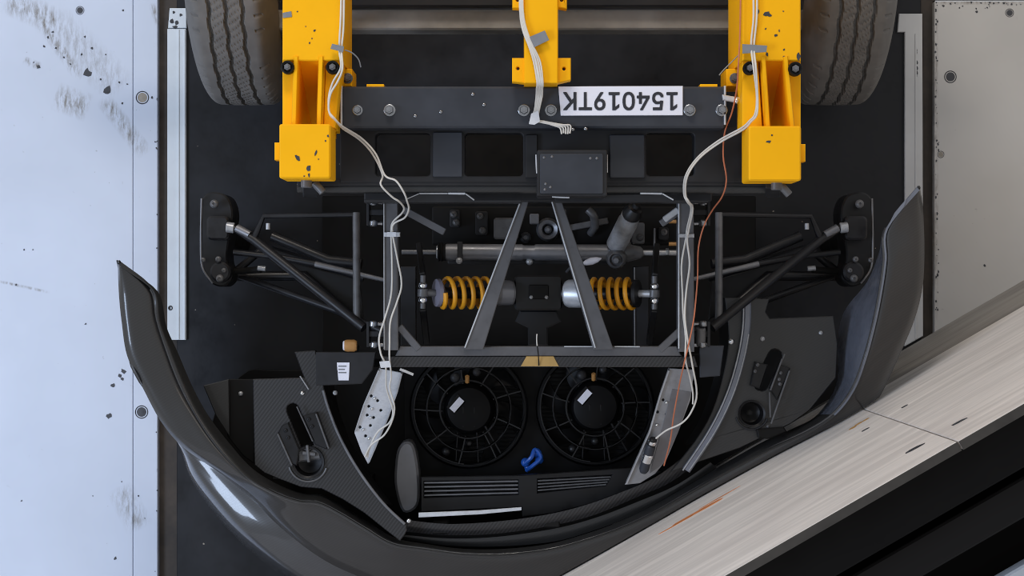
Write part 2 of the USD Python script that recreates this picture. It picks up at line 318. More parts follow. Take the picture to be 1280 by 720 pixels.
M['gloss'] = plain('gloss_carbon_edge', (0.03, 0.03, 0.032), 0.16, 0, 0.1, 30, 0, 0.7, 1.0)
M['chrome'] = plain('bright_zinc', (0.75, 0.76, 0.78), 0.2, 1.0, 0.08, 30)
M['spring'] = plain('spring_yellow', (0.75, 0.33, 0.015), 0.35, 0, 0.08, 20)
M['cable'] = plain('cable_white', (0.66, 0.63, 0.58), 0.5, 0, 0.08, 30)
M['cable_o'] = plain('cable_orange', (0.55, 0.17, 0.08), 0.5, 0, 0.1, 30)
M['tape'] = plain('grey_tape', (0.20, 0.21, 0.23), 0.45, 0, 0.1, 40)
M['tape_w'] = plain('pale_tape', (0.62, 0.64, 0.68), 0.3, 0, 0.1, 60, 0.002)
M['paper'] = plain('label_white', (0.78, 0.79, 0.88), 0.4, 0, 0.02, 10)
M['ink'] = plain('ink_black', (0.02, 0.022, 0.03), 0.5, 0, 0.1, 10)
M['brass'] = plain('tan_sticker', (0.42, 0.27, 0.09), 0.5, 0, 0.12, 25)
M['capbrown'] = plain('tan_cap', (0.40, 0.20, 0.06), 0.45, 0, 0.15, 25)
M['blue'] = plain('blue_plastic', (0.015, 0.09, 0.42), 0.3, 0, 0.2, 40)
M['carbon'] = carbon('carbon_skin', (0.011, 0.0105, 0.011), (0.0165, 0.016, 0.0165), 230, 0.40, 0.8)
M['carbon_g'] = carbon('carbon_glossy', (0.026, 0.027, 0.030), (0.034, 0.035, 0.039), 230, 0.34, 1.0)
M['carbon_p'] = carbon('carbon_panel', (0.008, 0.008, 0.009), (0.030, 0.030, 0.033), 190, 0.42, 0.25, (0.8, 0.6, 0))
M['carbon_s'] = carbon('carbon_smooth', (0.020, 0.020, 0.020), (0.025, 0.025, 0.025), 230, 0.45, 0.2)
M['liner_lit'] = plain('liner_blue_lit', (0.13, 0.145, 0.185), 0.28, 0, 0.12, 14, 0, 0.8, 0.6)  # dark gloss surface; the blue lamp reflection is put into its base colour
BD = np.array([0.866, 0.5, 0.0])
M['ply'] = grain('plywood_pale', (0.83, 0.785, 0.735), (0.66, 0.62, 0.58), BD)
M['ply2'] = grain('plywood_greyer', (0.82, 0.775, 0.725), (0.63, 0.59, 0.55), BD, scale=3.6)
M['kick'] = grain('plywood_dark_grey', (0.33, 0.31, 0.285), (0.17, 0.16, 0.15), BD, scale=2.6)  # foot board grain, darker and greyer than the sheets above it
M['plyedge'] = plain('plywood_edge_dirty', (0.06, 0.055, 0.05), 0.8, 0, 0.25, 20, 0, 0.2)
M['blacksteel'] = plain('black_steelwork', (0.0045, 0.004, 0.004), 0.7, 0, 0.3, 9, 0, 0.15)
M['blacksteel2'] = plain('black_steelwork_worn', (0.009, 0.008, 0.008), 0.7, 0, 0.3, 9, 0, 0.2)
M['orange'] = plain('orange_crayon', (0.55, 0.20, 0.07), 0.7, 0, 0.3, 60)
M['ochre'] = plain('ochre_stain', (0.45, 0.26, 0.10), 0.7, 0, 0.4, 80)
M['palebar'] = plain('pale_bar', (0.50, 0.54, 0.60), 0.45, 0, 0.1, 10)

# ------------------------------------------------------------------ setting: track floor
fl = Thing('floor', kind='structure')
def flat(x0, y0, x1, y1, z, t, mat, name, b=0.0015, **k): return fl.part(name, pbox(x0, y0, x1, y1, z - t, z, b), mat, **k)
PL = flat(-330, -420, 166, 1200, 0, 0.03, M['white_l'], 'floor_panel')
PL2 = flat(166.6, -420, 197, 1200, 0, 0.03, M['white_l'], 'floor_panel')
PR = flat(1168, 2, 1800, 1200, 0, 0.03, M['white_r'], 'floor_panel')
PR2 = flat(1168, -420, 1800, -1, 0, 0.03, M['white_r'], 'floor_panel')
flat(221, -420, 1151, 1300, -0.006, 0.03, M['bed'], 'track_plate')
flat(196, -420, 222, 1300, -0.022, 0.02, M['gutter'], 'gutter')
flat(1150, -420, 1169, 1300, -0.022, 0.02, M['gutter'], 'gutter')
for par, (x, y, r, m) in ((PL, (100, 13, 5.5, 'chip')), (PL2, (178, 122, 8.5, 'filler')), (PL2, (177, 515, 8.5, 'chip')), (PR, (1188, 96, 8, 'chip')), (PR, (1262, 16, 5.5, 'chip')), (PR, (1176, 193, 4.5, 'filler'))):
    p = W(x, y, 0); rr = r * 0.002
    b = fl.part('floor_bolt', lathe([(rr * 1.0, 0), (rr, .7), (rr * .93, 1.0), (rr * .82, .75), (rr * .80, .45)], p - [0, 0, .004], p + [0, 0, .0012], 24), M['chip'], under=par)
    fl.part('bolt_centre', lathe([(rr * .8, 0), (rr * .76, .9), (rr * .3, 1)], p - [0, 0, .004], p + [0, 0, .0004], 20), M[m], under=par)
chips = []
def chip(x, y, r, sx=1.0, z=0.0, n=9, rot=0.0):
    a = np.arange(n) * 2 * np.pi / n; rad = r * rng.uniform(0.55, 1.15, n); P = np.stack([rad * np.cos(a) * sx, rad * np.sin(a)], 1)
    c, s = math.cos(rot), math.sin(rot); P = P @ np.array([[c, s], [-s, c]]) + [x, y]
    return plate(P, z + 0.0006, 0.0012, 0)
for x, y, r in ((109, 91, 6), (135, 113, 6), (126, 99, 1.6), (154, 464, 4), (150, 470, 3), (153, 474, 2.6), (136, 520, 4), (141, 482, 3), (153, 129, 1.8), (190, 122, 2), (106, 46, 1.6), (115, 60, 2), (102, 68, 1.6), (149, 103, 1.4), (159, 105, 1.3), (154, 13, 1.6),
                (48, 84, 2.6), (42, 78, 1.4), (132, 68, 1.0), (107, 405, 1.6), (173, 620, 1.2), (152, 602, 1.0), (116, 620, 1), (27, 626, 1.4), (144, 698, 2.5), (30, 312, 1.2), (41, 312, 1.0), (20, 356, 1.4), (55, 58, 2.0), (60, 47, 1.8), (70, 60, 1.7), (80, 72, 1.6), (66, 40, 2.0), (88, 80, 1.3), (181, 648, 1)):
    chips.append(chip(x, y, r, rng.uniform(.7, 1.1), 0, 9, rng.uniform(0, 3)))
for k in range(46):
    chips.append(chip(1169.5 + rng.exponential(1.2), rng.uniform(5, 390), rng.uniform(.6, 2.2), .7))
    if k < 24: chips.append(chip(rng.uniform(1170, 1280), 3 + rng.exponential(3), rng.uniform(.6, 1.8)))
    if k < 20: chips.append(chip(196.3 - rng.exponential(.8), rng.uniform(0, 720), rng.uniform(.5, 1.3), .7))
chips.append(chip(1231, 332, 1.8)); chips.append(chip(1221, 15, 1.8))
fl.part('paint_chips', chips, M['chip'], smooth=False, kind='stuff', label='dark chips in the white floor paint')

fl.part('grit', [chip(x, y, rng.uniform(.5, 1.3), 1, -.006) for x, y in zip(rng.uniform(225, 1125, 70), rng.uniform(110, 715, 70))], M['filler'], smooth=False, kind='stuff', label='pale grit specks on the dark track plate')
# guide rails let into the track
g = Thing('guide_rail', 'long pale blue-grey steel strip beside the tyre and the scuffed white floor panel', 'rail', 'guide rails along the track', at=W(221, 230, -0.006))
z = 0.004
g.part('strip', pbox(209, 36, 232.5, 425, -0.0065, z, .001), M['rail']); g.part('end_plate', plate([(212, 10), (233, 10), (233, 35), (210, 35)], z, .010, .8), M['rail'])
g.part('ridge', [pbox(222, 37, 224, 424.5, z - .001, z + .0025, .0006), pbox(229.5, 37, 231.5, 424.5, z - .001, z + .002, .0006)], M['rail'])
g.part('bolt', lathe([(.006, 0), (.006, 1), (.003, 1), (.003, .4)], W(213, 385, z - .001), W(213, 385, z + .0015), 16), M['chip'])
g.part('paint_chips', [chip(215, 26, 3, 1, z), chip(221, 29, 3.4, .8, z), chip(217, 15, 2, 1, z), chip(226, 19, 2, 1.2, z), chip(219, 33.5, 1.6, 3, z)], M['chip'], kind='stuff')
g = Thing('guide_rail', 'long dull grey steel strip with a stepped end between tyre and bolted grey-white floor panel', 'rail', 'guide rails along the track', at=W(1141, 230, -0.006))
g.part('strip', plate([(1131, 40), (1122, 40), (1124, 17), (1153, 17), (1154, 420), (1131, 433)], z, .0105, .8), M['rail_r'])
g.part('ridge', [pbox(1144, 42, 1146, 424, z - .001, z + .0022, .0006)], M['rail_r'])
g.part('paint_chips', [chip(1146, y, r, .5, z) for y, r in ((66, 2), (78, 3), (85, 4), (91, 3), (63, 1.5), (235, 3), (95, 1.4))], M['chip'], kind='stuff')

# ------------------------------------------------------------------ barrier (30 degree oblique wall with plywood facing)
BN = np.array([0.5, -0.866, 0.0]); BO, BT = 0.622, 1.35
bz_ = Thing('barrier', 'oblique crash barrier wall of pale plywood sheets on black steelwork', 'barrier', at=BN * BO)
def bpt(u, d, z): return BD * u + BN * (BO + d) + np.array([0, 0, z])
def bbox(u0, u1, d0, d1, z0, z1, b=0.002):
    m = box((u0, d0, z0), (u1, d1, z1), b); T = np.eye(4); T[:3, 0], T[:3, 1], T[:3, 2] = BD, BN, (0, 0, 1)
    T[:3, 3] = BN * BO; m.apply_transform(T)
    if m.volume < 0: m.invert()
    return m
su = float(W(1197, 552, BT) @ BD)
s1_ = bz_.part('plywood_sheet', bbox(-2.4, su - .0012, 0, .018, .372, BT, .0015), M['ply'], smooth=False)
s2_ = bz_.part('plywood_sheet', bbox(su + .0012, 2.4, 0, .018, .372, BT + .003, .0015), M['ply2'], smooth=False)
bz_.part('sheet_edge', bbox(-2.4, su - .001, .0008, .0178, BT - .001, BT + .0012, .0005), M['plyedge'], under=s1_, smooth=False)
bz_.part('sheet_edge', bbox(su + .001, 2.4, .0008, .0178, BT + .002, BT + .0042, .0005), M['plyedge'], under=s2_, smooth=False)
bz_.part('base_board', bbox(-2.4, 2.4, .001, .018, 0, .370, .001), M['kick'], smooth=False, label='darker grey board along the foot of the plywood')
bz_.part('steel_core', bbox(-2.4, 2.4, .0185, 2.0, 0, 1.02, .01), M['blacksteel'])
bz_.part('top_beam', [bbox(-2.4, 2.4, .020, .11, 1.05, 1.30, .004)], M['blacksteel'])
bz_.part('top_beam', [bbox(-2.4, 2.4, .1353, .20, 1.0, 1.25, .004)], M['blacksteel2'])
bz_.part('back_plate', bbox(-2.4, 2.4, .287, .60, 1.16, 1.20, .004), M['palebar'], label='pale plate along the back of the barrier')
def bstain(px, py, z, ln, w, sk=0.0):
    """a mark on the plywood face through the measured point; length along the wall, width up"""
    p = W(px, py, z); u = float(p @ BD); n = 10; a = np.arange(n) * 2 * np.pi / n; rr = rng.uniform(.7, 1.1, n)
    P = np.stack([np.cos(a) * rr * ln / 2, np.sin(a) * rr * w / 2], 1)
    v = [bpt(u + x, -.0008, z + y + x * sk) for x, y in P] + [bpt(u + x, .0005, z + y + x * sk) for x, y in P]
    i = np.arange(n); j = (i + 1) % n
    f = [[0, k, k + 1] for k in range(1, n - 1)] + [[n, n + k + 1, n + k] for k in range(1, n - 1)] + np.stack([i, i + n, j], 1).tolist() + np.stack([j, i + n, j + n], 1).tolist()
    return fix(v, f)
def face_z(px, py):
    off = ((px - 640) * .5 + (py - 360) * .866); return HC - BO * FP / off
def bmark(px, py, ln, w, sk=0.0): return bstain(px, py, face_z(px, py), ln, w, sk)
bz_.part('orange_mark', [bmark(872, 640, .1353, .028, .12), bmark(845, 656, .09, .012, .1), bmark(900, 622, .10, .008, .05)], M['orange'], under=s1_)
bz_.part('ochre_stain', [bmark(1073, 530, .022, .02), bmark(1066, 535, .018, .02), bmark(1082, 525, .02, .015)], M['ochre'], under=s1_)
bz_.part('dark_scratch', [bmark(1143, 561, .045, .018, .2), bmark(1082, 537, .02, .012, .1)], M['chip'], under=s1_)
bz_.part('dark_scratch', [bmark(1200, 527, .035, .016, .2), bmark(1131, 508, .018, .012)], M['chip'], under=s2_)

# ------------------------------------------------------------------ impact trolley
tr = Thing('impact_trolley', 'yellow and dark steel crash trolley with three forks above the car front', 'trolley', at=W(640, -60, -0.006))
Y = M['yellow']
def fork(x0, x1, sgn, rib_a, rib_b, boxr, tab, bolts, yb):
    ZT, ZB = .96, .73
    pth = tr.part('fork_beam', plate([(x0, -420), (x1, -420), (x1, 76), (x0, 76)], ZT, ZT - ZB, 1.5), Y)
    # lower nose: side plates with a sloping web between the two ribs
    tr.part('web', plate([(x0, 72), (x1, 72), (x1, 165), (x0, 165)], lambda x, y: .955 - (y - 72) / 93 * .28, .04, .5), Y, under=pth)
    for ra in (rib_a, rib_b):
        tr.part('rib', sweep([W(ra[0], 74, .92), W(ra[1], 160, .92)], [(-.0050, -.26), (.0050, -.26), (.0050, .040), (.003, .043), (-.003, .043), (-.0050, .040)]), Y, under=pth)
    tr.part('side_plate', plate([(x0, 76), (rib_a[0] - 3, 76), (rib_a[1] - 3, 160), (x0, 160)], .945, .08, 1), Y, under=pth)
    tr.part('side_plate', plate([(rib_b[0] + 3, 76), (x1, 76), (x1 - 8 if sgn > 0 else x1, 160), (rib_b[1] + 3, 160)], .93, .08, 1), Y, under=pth)
    eb = tr.part('end_box', plate(rrect(*boxr, 3), 1.00, .105, 2.0), Y)
    tr.part('lug', plate(tab, .955, .03, 1), Y, under=eb)
    for bx, by, r in bolts:
        p = W(bx, by, .955); rr = r * .00157
        tr.part('bolt_collar', lathe([(rr, 0), (rr, .8), (rr * .9, 1), (rr * .62, .9), (rr * .6, .5)], p, p + [0, 0, .016], 24), M['black'], under=pth)
        tr.part('bolt', cat_(hexbolt(p + [0, 0, .004], rr * .55, .016, washer=False)), M['alu_d'], under=pth)
    p = W((boxr[0] + boxr[2]) / 2 + 2, boxr[3] + 4, .93)
    tr.part('bolt', [cyl(p + [0, .02, 0], p + [0, -.012, 0], .011), cyl(p + [.012, 0, -.03], p + [.03, -.02, -.03], .008)], M['cast'], under=eb)
    return pth, eb
f1, e1 = fork(353, 427, 1, (373, 370.5), (404, 401.5), (349, 155, 413, 223), [(343, 178), (350, 178), (350, 200), (343, 200)], ((360.5, 85, 8.5), (416.5, 85, 8.5)), 155)
f2, e2 = fork(928, 1001, -1, (950.5, 956), (978, 986), (936, 157.5, 1001.5, 226), [(1000, 180), (1007, 180), (1007, 202), (1000, 202)], ((936.5, 86, 8.5), (993, 87, 9)), 157)
yc = [chip(393, 38, 1.7, 1, .9602), chip(387, 54, 1.6, .6, .9602), chip(390, 48, 1, 1, .9602), chip(382, 33, .8, 1, .9602), chip(371.5, 14.5, 1, 1, .9602)]
tr.part('paint_chips', yc, M['chip'], under=f1, smooth=False, kind='stuff')
tr.part('paint_chips', [chip(372, 197, 4.6, .55, 1.0002, 9, -.6), chip(385.5, 210, 5, .7, 1.0002), chip(395, 191, 4, .35, 1.0002, 9, .4), chip(386, 219, 3, .4, 1.0002), chip(410, 170, 1.8, 1, 1.0002), chip(407, 176, 1.3, 1, 1.0002), chip(380, 220, 1.2, 1, 1.0002), chip(398, 199, 1, 1, 1.0002)], M['chip'], under=e1, smooth=False, kind='stuff')
tr.part('paint_chips', [chip(958, 17, 4, 1, .9602), chip(948, 14, 3.6, .5, .9602), chip(970, 44, 2.2, .9, .9602), chip(974, 38, 1.8, .5, .9602), chip(957, 36, 1.4, 1, .9602), chip(962, 19, 2.0, 1.5, .9602), chip(980, 62, 1.4, 1, .9602), chip(980, 71, 1.4, 1, .9602), chip(959, 68, 3, .6, .9602), chip(998, 70, 6, .5, .9602), chip(979, 14, 1, 1, .9602)], M['chip'], under=f2, smooth=False, kind='stuff')
tr.part('paint_chips', [chip(961, 177, 3.4, 1.0, 1.0002, 9, 0) if False else chip(961, 177, 2, 1.8, 1.0002), chip(965, 169, 1.2, 1, 1.0002)], M['chip'], under=e2, smooth=False, kind='stuff')
# inner clevis blocks of the outer forks
for x0, x1, zz in ((427, 440, .84), (908, 927, .84)):
    tr.part('clevis', plate([(x0, 86), (x1, 86), (x1, 108), (x0, 108)], zz, .10, 1), Y)
    c = W((x0 + x1) / 2 + 1, 98, zz); tr.part('clevis_pin', cat_(hexbolt(c, .008, .008)), M['cast'])
# centre fork
f3 = tr.part('fork_beam', plate([(655.5, -420), (697.5, -420), (697.5, 104), (655.5, 104)], .94, .16, 1.2), Y)
for pts, hole in (([(640, 72.5), (656.5, 72.5), (656.5, 104), (640, 102)], (647.5, 85.5)), ([(696.5, 72.5), (713.5, 72.5), (713.5, 100), (696.5, 104)], (705, 86)), ([(640.5, -25), (656, -25), (656, 10.5), (640.5, 10)], (647, 0)), ([(697, -25), (708.5, -25), (708.5, 11), (697, 9)], (702, 0))):
    tr.part('ear', plate(pts, .925, .03, 1, [circ(*hole, 2.2, 10)]), Y, under=f3)
# cross beam with its bolts
cb = tr.part('cross_beam', pbox(427, 108, 907, 160, .74, .88, .004), M['steel'])
tr.part('end_sheet', [pbox(425.5, 107, 428, 156, .76, .883, .0006), pbox(905, 107, 907.5, 156, .76, .883, .0006)], M['alu_b'], under=cb)
for x, r in ((447, 7), (487, 8), (655, 8), (688.5, 8), (862, 8), (902, 8)):
    tr.part('bolt', cat_(hexbolt(W(x, 138, .88), r * .0011, .012)), M['boltm'], under=cb)
for x, y in ((519, 145), (551, 140), (591, 118), (605, 131), (716, 162), (732, 161)):
    tr.part('bolt', dome_bolt(W(x, y, .879), .004), M['boltm'], under=cb)
tr.part('hose_clamp', plate([(903, 118), (925, 122), (926, 129), (904, 125)], .892, .011, 1), M['alu_b'], under=cb); tr.part('clamp_bolt', dome_bolt(W(921, 126, .891), .006), M['chrome'], under=cb)
for x in (469, 886): tr.part('yellow_lug', pbox(x - 11, 105, x + 11, 109, .80, .876, .001), Y)
# ladder frame under the cross beam
lad = [(425, 158), (932, 158), (932, 228), (425, 228)]
holes = [rrect(469, 166, 538, 220, 5), rrect(581, 166, 654, 220, 5), rrect(808, 166, 868, 220, 5)]
lf = tr.part('ladder_plate', plate(lad, .82, .05, 1.2, holes), M['steel_d'])
tr.part('stiffener', plate(rrect(541, 165, 578, 221, 2), .826, .008, 1), M['steel'], under=lf); tr.part('stiffener', plate(rrect(762, 168, 806, 222, 2), .832, .014, 1.2), M['steel'], under=lf)
tr.part('stiffener', plate(rrect(657, 168, 672, 222, 2), .828, .010, 1), M['steel_d'], under=lf)
tr.part('back_plate', pbox(462, 160, 880, 224, .55, .565, .002), M['black'])
ab = tr.part('adapter_box', plate(rrect(671.5, 187.5, 759, 245, 2), .90, .10, 1.4), M['steel_d'], label='dark rectangular adapter box')
tr.part('lid', plate(rrect(675, 192, 754, 242, 2), .904, .006, .8), M['steel'], under=ab)
for x, y in ((680, 197), (690, 196), (738, 198), (746, 198), (682, 230), (688, 234), (681, 237)): tr.part('bolt', dome_bolt(W(x, y, .9035), .0028), M['alu_d'], under=ab)
tr.part('bright_edge', [bar(W(690, 246, .888), W(712, 247, .888), .003, .003), bar(W(670, 193, .893), W(671, 217, .893), .003, .003), bar(W(758.5, 193, .89), W(759, 216, .89), .003, .003)], M['alu_b'], under=ab)
ft = tr.part('front_tube', tube([W(372, 234, .79), W(972, 235, .79)], .0125, 18), M['carbon_s'])
tr.part('front_tube', bar(W(372, 228, .81), W(972, 228, .81), .014, .014), M['steel_d'])
tr.part('end_hanger', [bar(W(388, 226, .90), W(388, 238, .79), .03, .03), bar(W(966, 226, .90), W(966, 238, .79), .03, .03)], M['steel_d'])
# silver edged notch plates
for P in ([(455, 249), (508, 249), (524, 242), (582, 242), (593, 250), (652, 250), (652, 253), (455, 253)], [(694, 252), (694, 244), (740, 244), (828, 242), (842, 250), (885, 250), (885, 253)]):
    tr.part('notch_plate', plate(P, .795, .06, .5), M['steel_d'])
tr.part('bright_edge', [bar(W(524, 241.8, .797), W(560, 241.8, .797), .003, .003), bar(W(582, 242, .797), W(593, 250.2, .797), .003, .003), bar(W(508, 249, .797), W(524, 242, .797), .002, .003)], M['alu'])
tr.part('bright_edge', [bar(W(560, 241.8, .797), W(582, 242, .797), .004, .004), bar(W(800, 241.6, .797), W(828, 242, .797), .004, .004), bar(W(828, 242, .797), W(842, 250, .797), .003, .003)], M['alu_b'])
# axle beam and axle, wheels
tr.part('axle_beam', [pbox(330, 12, 1012, 37, .42, .50, .004)], M['greybar'])
tr.part('axle_beam', [pbox(436, -6, 912, 8, .50, .53, .003)], M['steel_d'])
AX = W(640, 0, .33)[1] ; 
WY, WR = .76, .335
tr.part('axle', cyl((-.98, WY, WR - .006), (.98, WY, WR - .006), .035), M['steel_d'])
for xx in (390, 676, 965):
    a = W(xx, -60, .76); tr.part('leg', box((a[0] - .03, WY - .05, .30), (a[0] + .03, WY + .05, .80), .004), Y)
for xx in (392, 962):
    a = W(xx, 25, .75); tr.part('strut', box((a[0] - .025, a[1] - .02, .47), (a[0] + .025, a[1] + .02, .76), .003), Y)
def wheel(xc, mirror):
    nu, wid = 460, .178
    half = wid / 2
    us = np.concatenate([np.linspace(-half - .012, -half * .80, 9)[:-1], np.linspace(-half * .80, half * .80, 61), np.linspace(half * .80, half + .012, 9)[1:]])
    th = np.linspace(0, 2 * np.pi, nu, endpoint=False)
    T, U = np.meshgrid(th, us, indexing='ij')
    e = np.clip((np.abs(U) - half * .62) / (half + .012 - half * .62), 0, 1)
    R = WR - .004 * (U / half) ** 2 - .075 * e ** 2.6
    zig = .0022 * (2 / np.pi) * np.arcsin(np.sin(T * 34))
    for gx in (-.0362, 0.0, .0362):
        dd = np.abs(U - gx - zig); R = R - .011 * np.clip(1 - (dd - .0026) / .0016, 0, 1)
    sip = (np.abs(((T * 58 / (2 * np.pi)) % 1) - .5) < .055) & (np.abs(np.abs(U) - .068) < .008)
    R = R - .004 * sip
    shal = (np.abs(((T * 116 / (2 * np.pi) + U * 40) % 1) - .5) < .12) & (np.abs(U) < .05) & (np.abs(np.abs(U) - .018) < .011)
    R = R - .0016 * shal
    V = np.stack([xc + U, WY + R * np.cos(T), WR - .006 + R * np.sin(T)], -1)
    n, m = V.shape[:2]; i, j = np.meshgrid(np.arange(n), np.arange(m - 1), indexing='ij'); i2 = (i + 1) % n
    q = np.stack([i * m + j, i2 * m + j, i2 * m + j + 1, i * m + j + 1], -1).reshape(-1, 4); v = V.reshape(-1, 3)
    # sidewalls down to the rim
    loops = []; f = [q[:, [0, 1, 2]], q[:, [0, 2, 3]]]; base = len(v); extra = []
    for side, col, x in ((0, 0, -1), (1, m - 1, 1)):
        prev = np.arange(n) * m + col
        for (dx, rr) in ((.012, .235), (.004, .20), (-.01, .19)):
            ring = np.stack([np.full(n, xc + x * (half + dx)), WY + rr * np.cos(th), WR - .006 + rr * np.sin(th)], 1); extra.append(ring)
            cur = base + np.arange(n); base += n
            a, b, c, d = prev, np.roll(prev, -1), np.roll(cur, -1), cur
            f += [np.stack([a, b, c], 1), np.stack([a, c, d], 1)] if side else [np.stack([a, c, b], 1), np.stack([a, d, c], 1)]
            prev = cur
    v = np.vstack([v] + extra); tm = trimesh.Trimesh(v, np.vstack(f), process=False); trimesh.repair.fix_winding(tm)
    if tm.volume < 0: tm.invert()
    w = tr.part('wheel', lathe([(.06, 0), (.19, .02), (.192, .1), (.17, .2), (.17, .8), (.192, .9), (.19, .98), (.06, 1)], (xc - half + .012, WY, WR - .006), (xc + half - .012, WY, WR - .006), 40), M['cast'])
    tr.part('tyre', tm, M['rubber'], smooth=30, under=w)
wheel(float(W(279.5, 0, .645)[0]), False); wheel(float(W(1075, 0, .645)[0]), True)

# registration placard on the beam, lettering upside down towards the picture
pc = Thing('number_placard', 'white placard with the number 154019TK in dark capitals on the steel beam', 'sign', at=W(776, 126, .88))
pc.part('card', plate([(698, 108), (853.5, 107.5), (853.5, 144), (701, 144.5)], .8835, .0030, .4), M['paper'])
tm = meshkit.text_mesh('154019TK', .0345, .0012, bold=True); lo, hi = tm.bounds; s = (W(847, 0, .884)[0] - W(704, 0, .884)[0]) / (hi[0] - lo[0])
tm.apply_translation(-(lo + hi) / 2); tm.apply_scale([s, 1.0, 1]); tm.apply_transform(trimesh.transformations.rotation_matrix(math.pi, [0, 0, 1])); tm.apply_translation(W(775.5, 126.5, .8839))
pc.part('lettering', tm, M['ink'], smooth=False)

# ------------------------------------------------------------------ car front: subframe
X0 = 0.057
def mir(m):
    m = cat_(m).copy(); m.vertices[:, 0] = 2 * X0 - m.vertices[:, 0]; m.invert(); return m
sf = Thing('front_subframe', 'aluminium car front subframe of flat rails, two slanting struts and a dark crossmember', 'car frame', at=W(673, 345, .5))
def flatbar(P, z, t, mat, name='rail', b=.8, under=None): return sf.part(name, plate(P, z, t, b), mat, under=under)
a = flatbar([(479, 249), (497, 249), (498, 438), (480, 438)], .64, .05, M['strut']); sf.part('edge_flange', bar(W(480, 250, .642), W(480.5, 437, .642), .003, .004), M['alu'], under=a)
sf.part('clamp', plate([(480, 290), (500, 290), (500, 296), (480, 296)], .648, .010, .8), M['alu_b'], under=a)
a = flatbar([(848, 250), (867, 250), (868, 440), (848, 440)], .64, .05, M['strut']); sf.part('edge_flange', bar(W(848.5, 251, .642), W(848.5, 436, .642), .003, .004), M['alu_b'], under=a)
sf.part('clamp', plate([(848, 292), (868, 292), (868, 297), (848, 297)], .646, .008, .8), M['alu'], under=a)
a = flatbar([(650, 251), (661, 251), (604, 437), (579, 437)], .66, .035, M['strut'], 'strut'); sf.part('edge_flange', bar(W(650.5, 252, .662), W(581, 435, .662), .003, .005), M['alu_b'], under=a)
a = flatbar([(689, 251), (702, 251), (767, 437), (742, 437)], .66, .035, M['strut'], 'strut'); sf.part('edge_flange', bar(W(690, 252, .662), W(744, 435, .662), .003, .005), M['alu_b'], under=a)
for p, q in (((504, 262), (556, 290)), ((499, 408), (524, 437)), ((862, 255), (826, 280)), ((852, 412), (824, 438))):
    sf.part('diagonal_brace', bar(W(*p, .625), W(*q, .625), .016, .012), M['strut'])
sf.part('brace_fitting', bar(W(848, 262, .634), W(830, 275, .63), .014, .01), M['alu'])
sf.part('crossmember', plate([(500, 433), (846, 433), (852, 445), (494, 445)], .63, .05, 1), M['strut'])
sf.part('crossmember_face', plate([(478, 445.2), (868, 445.2), (872, 459), (474, 459)], .628, .06, 1), M['carbon_p'])
sf.part('bright_edge', [bar(W(705, 433.2, .632), W(742, 433.2, .632), .0025, .003), bar(W(768, 433.2, .632), W(800, 433.4, .632), .0025, .003)], M['alu_b'])
sf.part('rear_crossmember', pbox(455, 240, 890, 252, .60, .68, .003), M['steel_d'])
for x in (501, 792):
    sf.part('upright_post', plate([(x, 333), (x + 19, 333), (x + 19, 432), (x, 432)], .455, .03, 1), M['steel_d'])
sf.part('post_edge', bar(W(793, 334, .457), W(793.5, 432, .457), .002, .003), M['alu'])
sf.part('end_plate', plate([(395, 440), (470, 440), (466, 462), (452, 480), (395, 482)], .60, .012, 1), M['steel_d'])
sf.part('end_plate', plate([(874, 432), (905, 432), (900, 470), (875, 472)], .60, .012, 1), M['steel'])
sf.part('pin', cyl(W(500, 461, .62), W(517, 468, .62), .004, 14), M['chrome'])
for x, y in ((467, 253), (467, 279), (467, 405), (468, 431)):
    for mm in (0, 1):
        m = cat_([cyl(W(x, y, .59) + [-.012, 0, 0], W(x, y, .59) + [.020, 0, 0], .005, 16), cyl(W(x, y - 4, .595), W(x, y + 4, .595), .0095, 18, .3)])
        sf.part('clevis_bolt', mir(m) if mm else m, M['boltm'])
for yy in ((250, 282), (402, 434)):
    m = [plate([(458, yy[0]), (461.5, yy[0]), (461.5, yy[1]), (458, yy[1])], .60, .05, .5), plate([(461, yy[0] + 12), (480, yy[0] + 12), (480, yy[0] + 19), (461, yy[0] + 19)], .595, .03, .5)]
    sf.part('clevis', m, M['steel_d']); sf.part('clevis', mir(m), M['steel_d'])
m = cyl(W(876, 410, .60), W(876, 432, .59), .011, 18); sf.part('spigot', m, M['cast'])
sf.part('under_tray', pbox(402, 245, 945, 450, .06, .075, .003), M['black'])

solo('trapezoid_label', plate([(658, 445.5), (692, 445.5), (698.5, 458), (651, 458)], .6305, .0025, .3), M['brass'], 'tan trapezoid sticker at the middle of the dark crossmember', 'sticker')
t = Thing('mini_antenna', 'thin upright wire whisker behind the tan trapezoid sticker', 'wire', at=W(673, 446, .63))
t.part('stalk', tube(spline([W(673.5, 457, .632), W(673, 444, .64), W(671.5, 432, .66)], 5), .0012, 8), M['black']); t.part('whisker', tube(spline([W(671.5, 432, .66), W(670.8, 424, .67), W(671.2, 418, .68)], 5), .0014, 8), M['cable'])
t = Thing('barcode_label', 'small white label with grey lines on the end plate beside the tan cap', 'label', at=W(429, 464, .60))
t.part('paper', plate([(421, 453), (437, 453), (436, 475.5), (423, 475.5)], .6012, .0011, .2), M['paper'])
t.part('printed_lines', [pbox(423, y, x, y + 1.5, .601, .6018, .0001) for y, x in ((457, 433), (461, 431), (465, 433))], M['tape'], kind='stuff')
t = Thing('tan_cap', 'small tan brown cap with a pale rim beside the white label', 'cap', at=W(437, 432, .59))
t.part('cap', lathe([(.012, 0), (.013, .2), (.013, .8), (.010, 1)], W(431, 432, .60), W(446, 432, .60), 24), M['capbrown']); t.part('rim', cyl(W(429, 432, .60), W(431.5, 432, .60), .0105, 24), M['paper'])
t.part('bracket', pbox(434, 431, 448, 439.4, .575, .592, .001), M['black'])

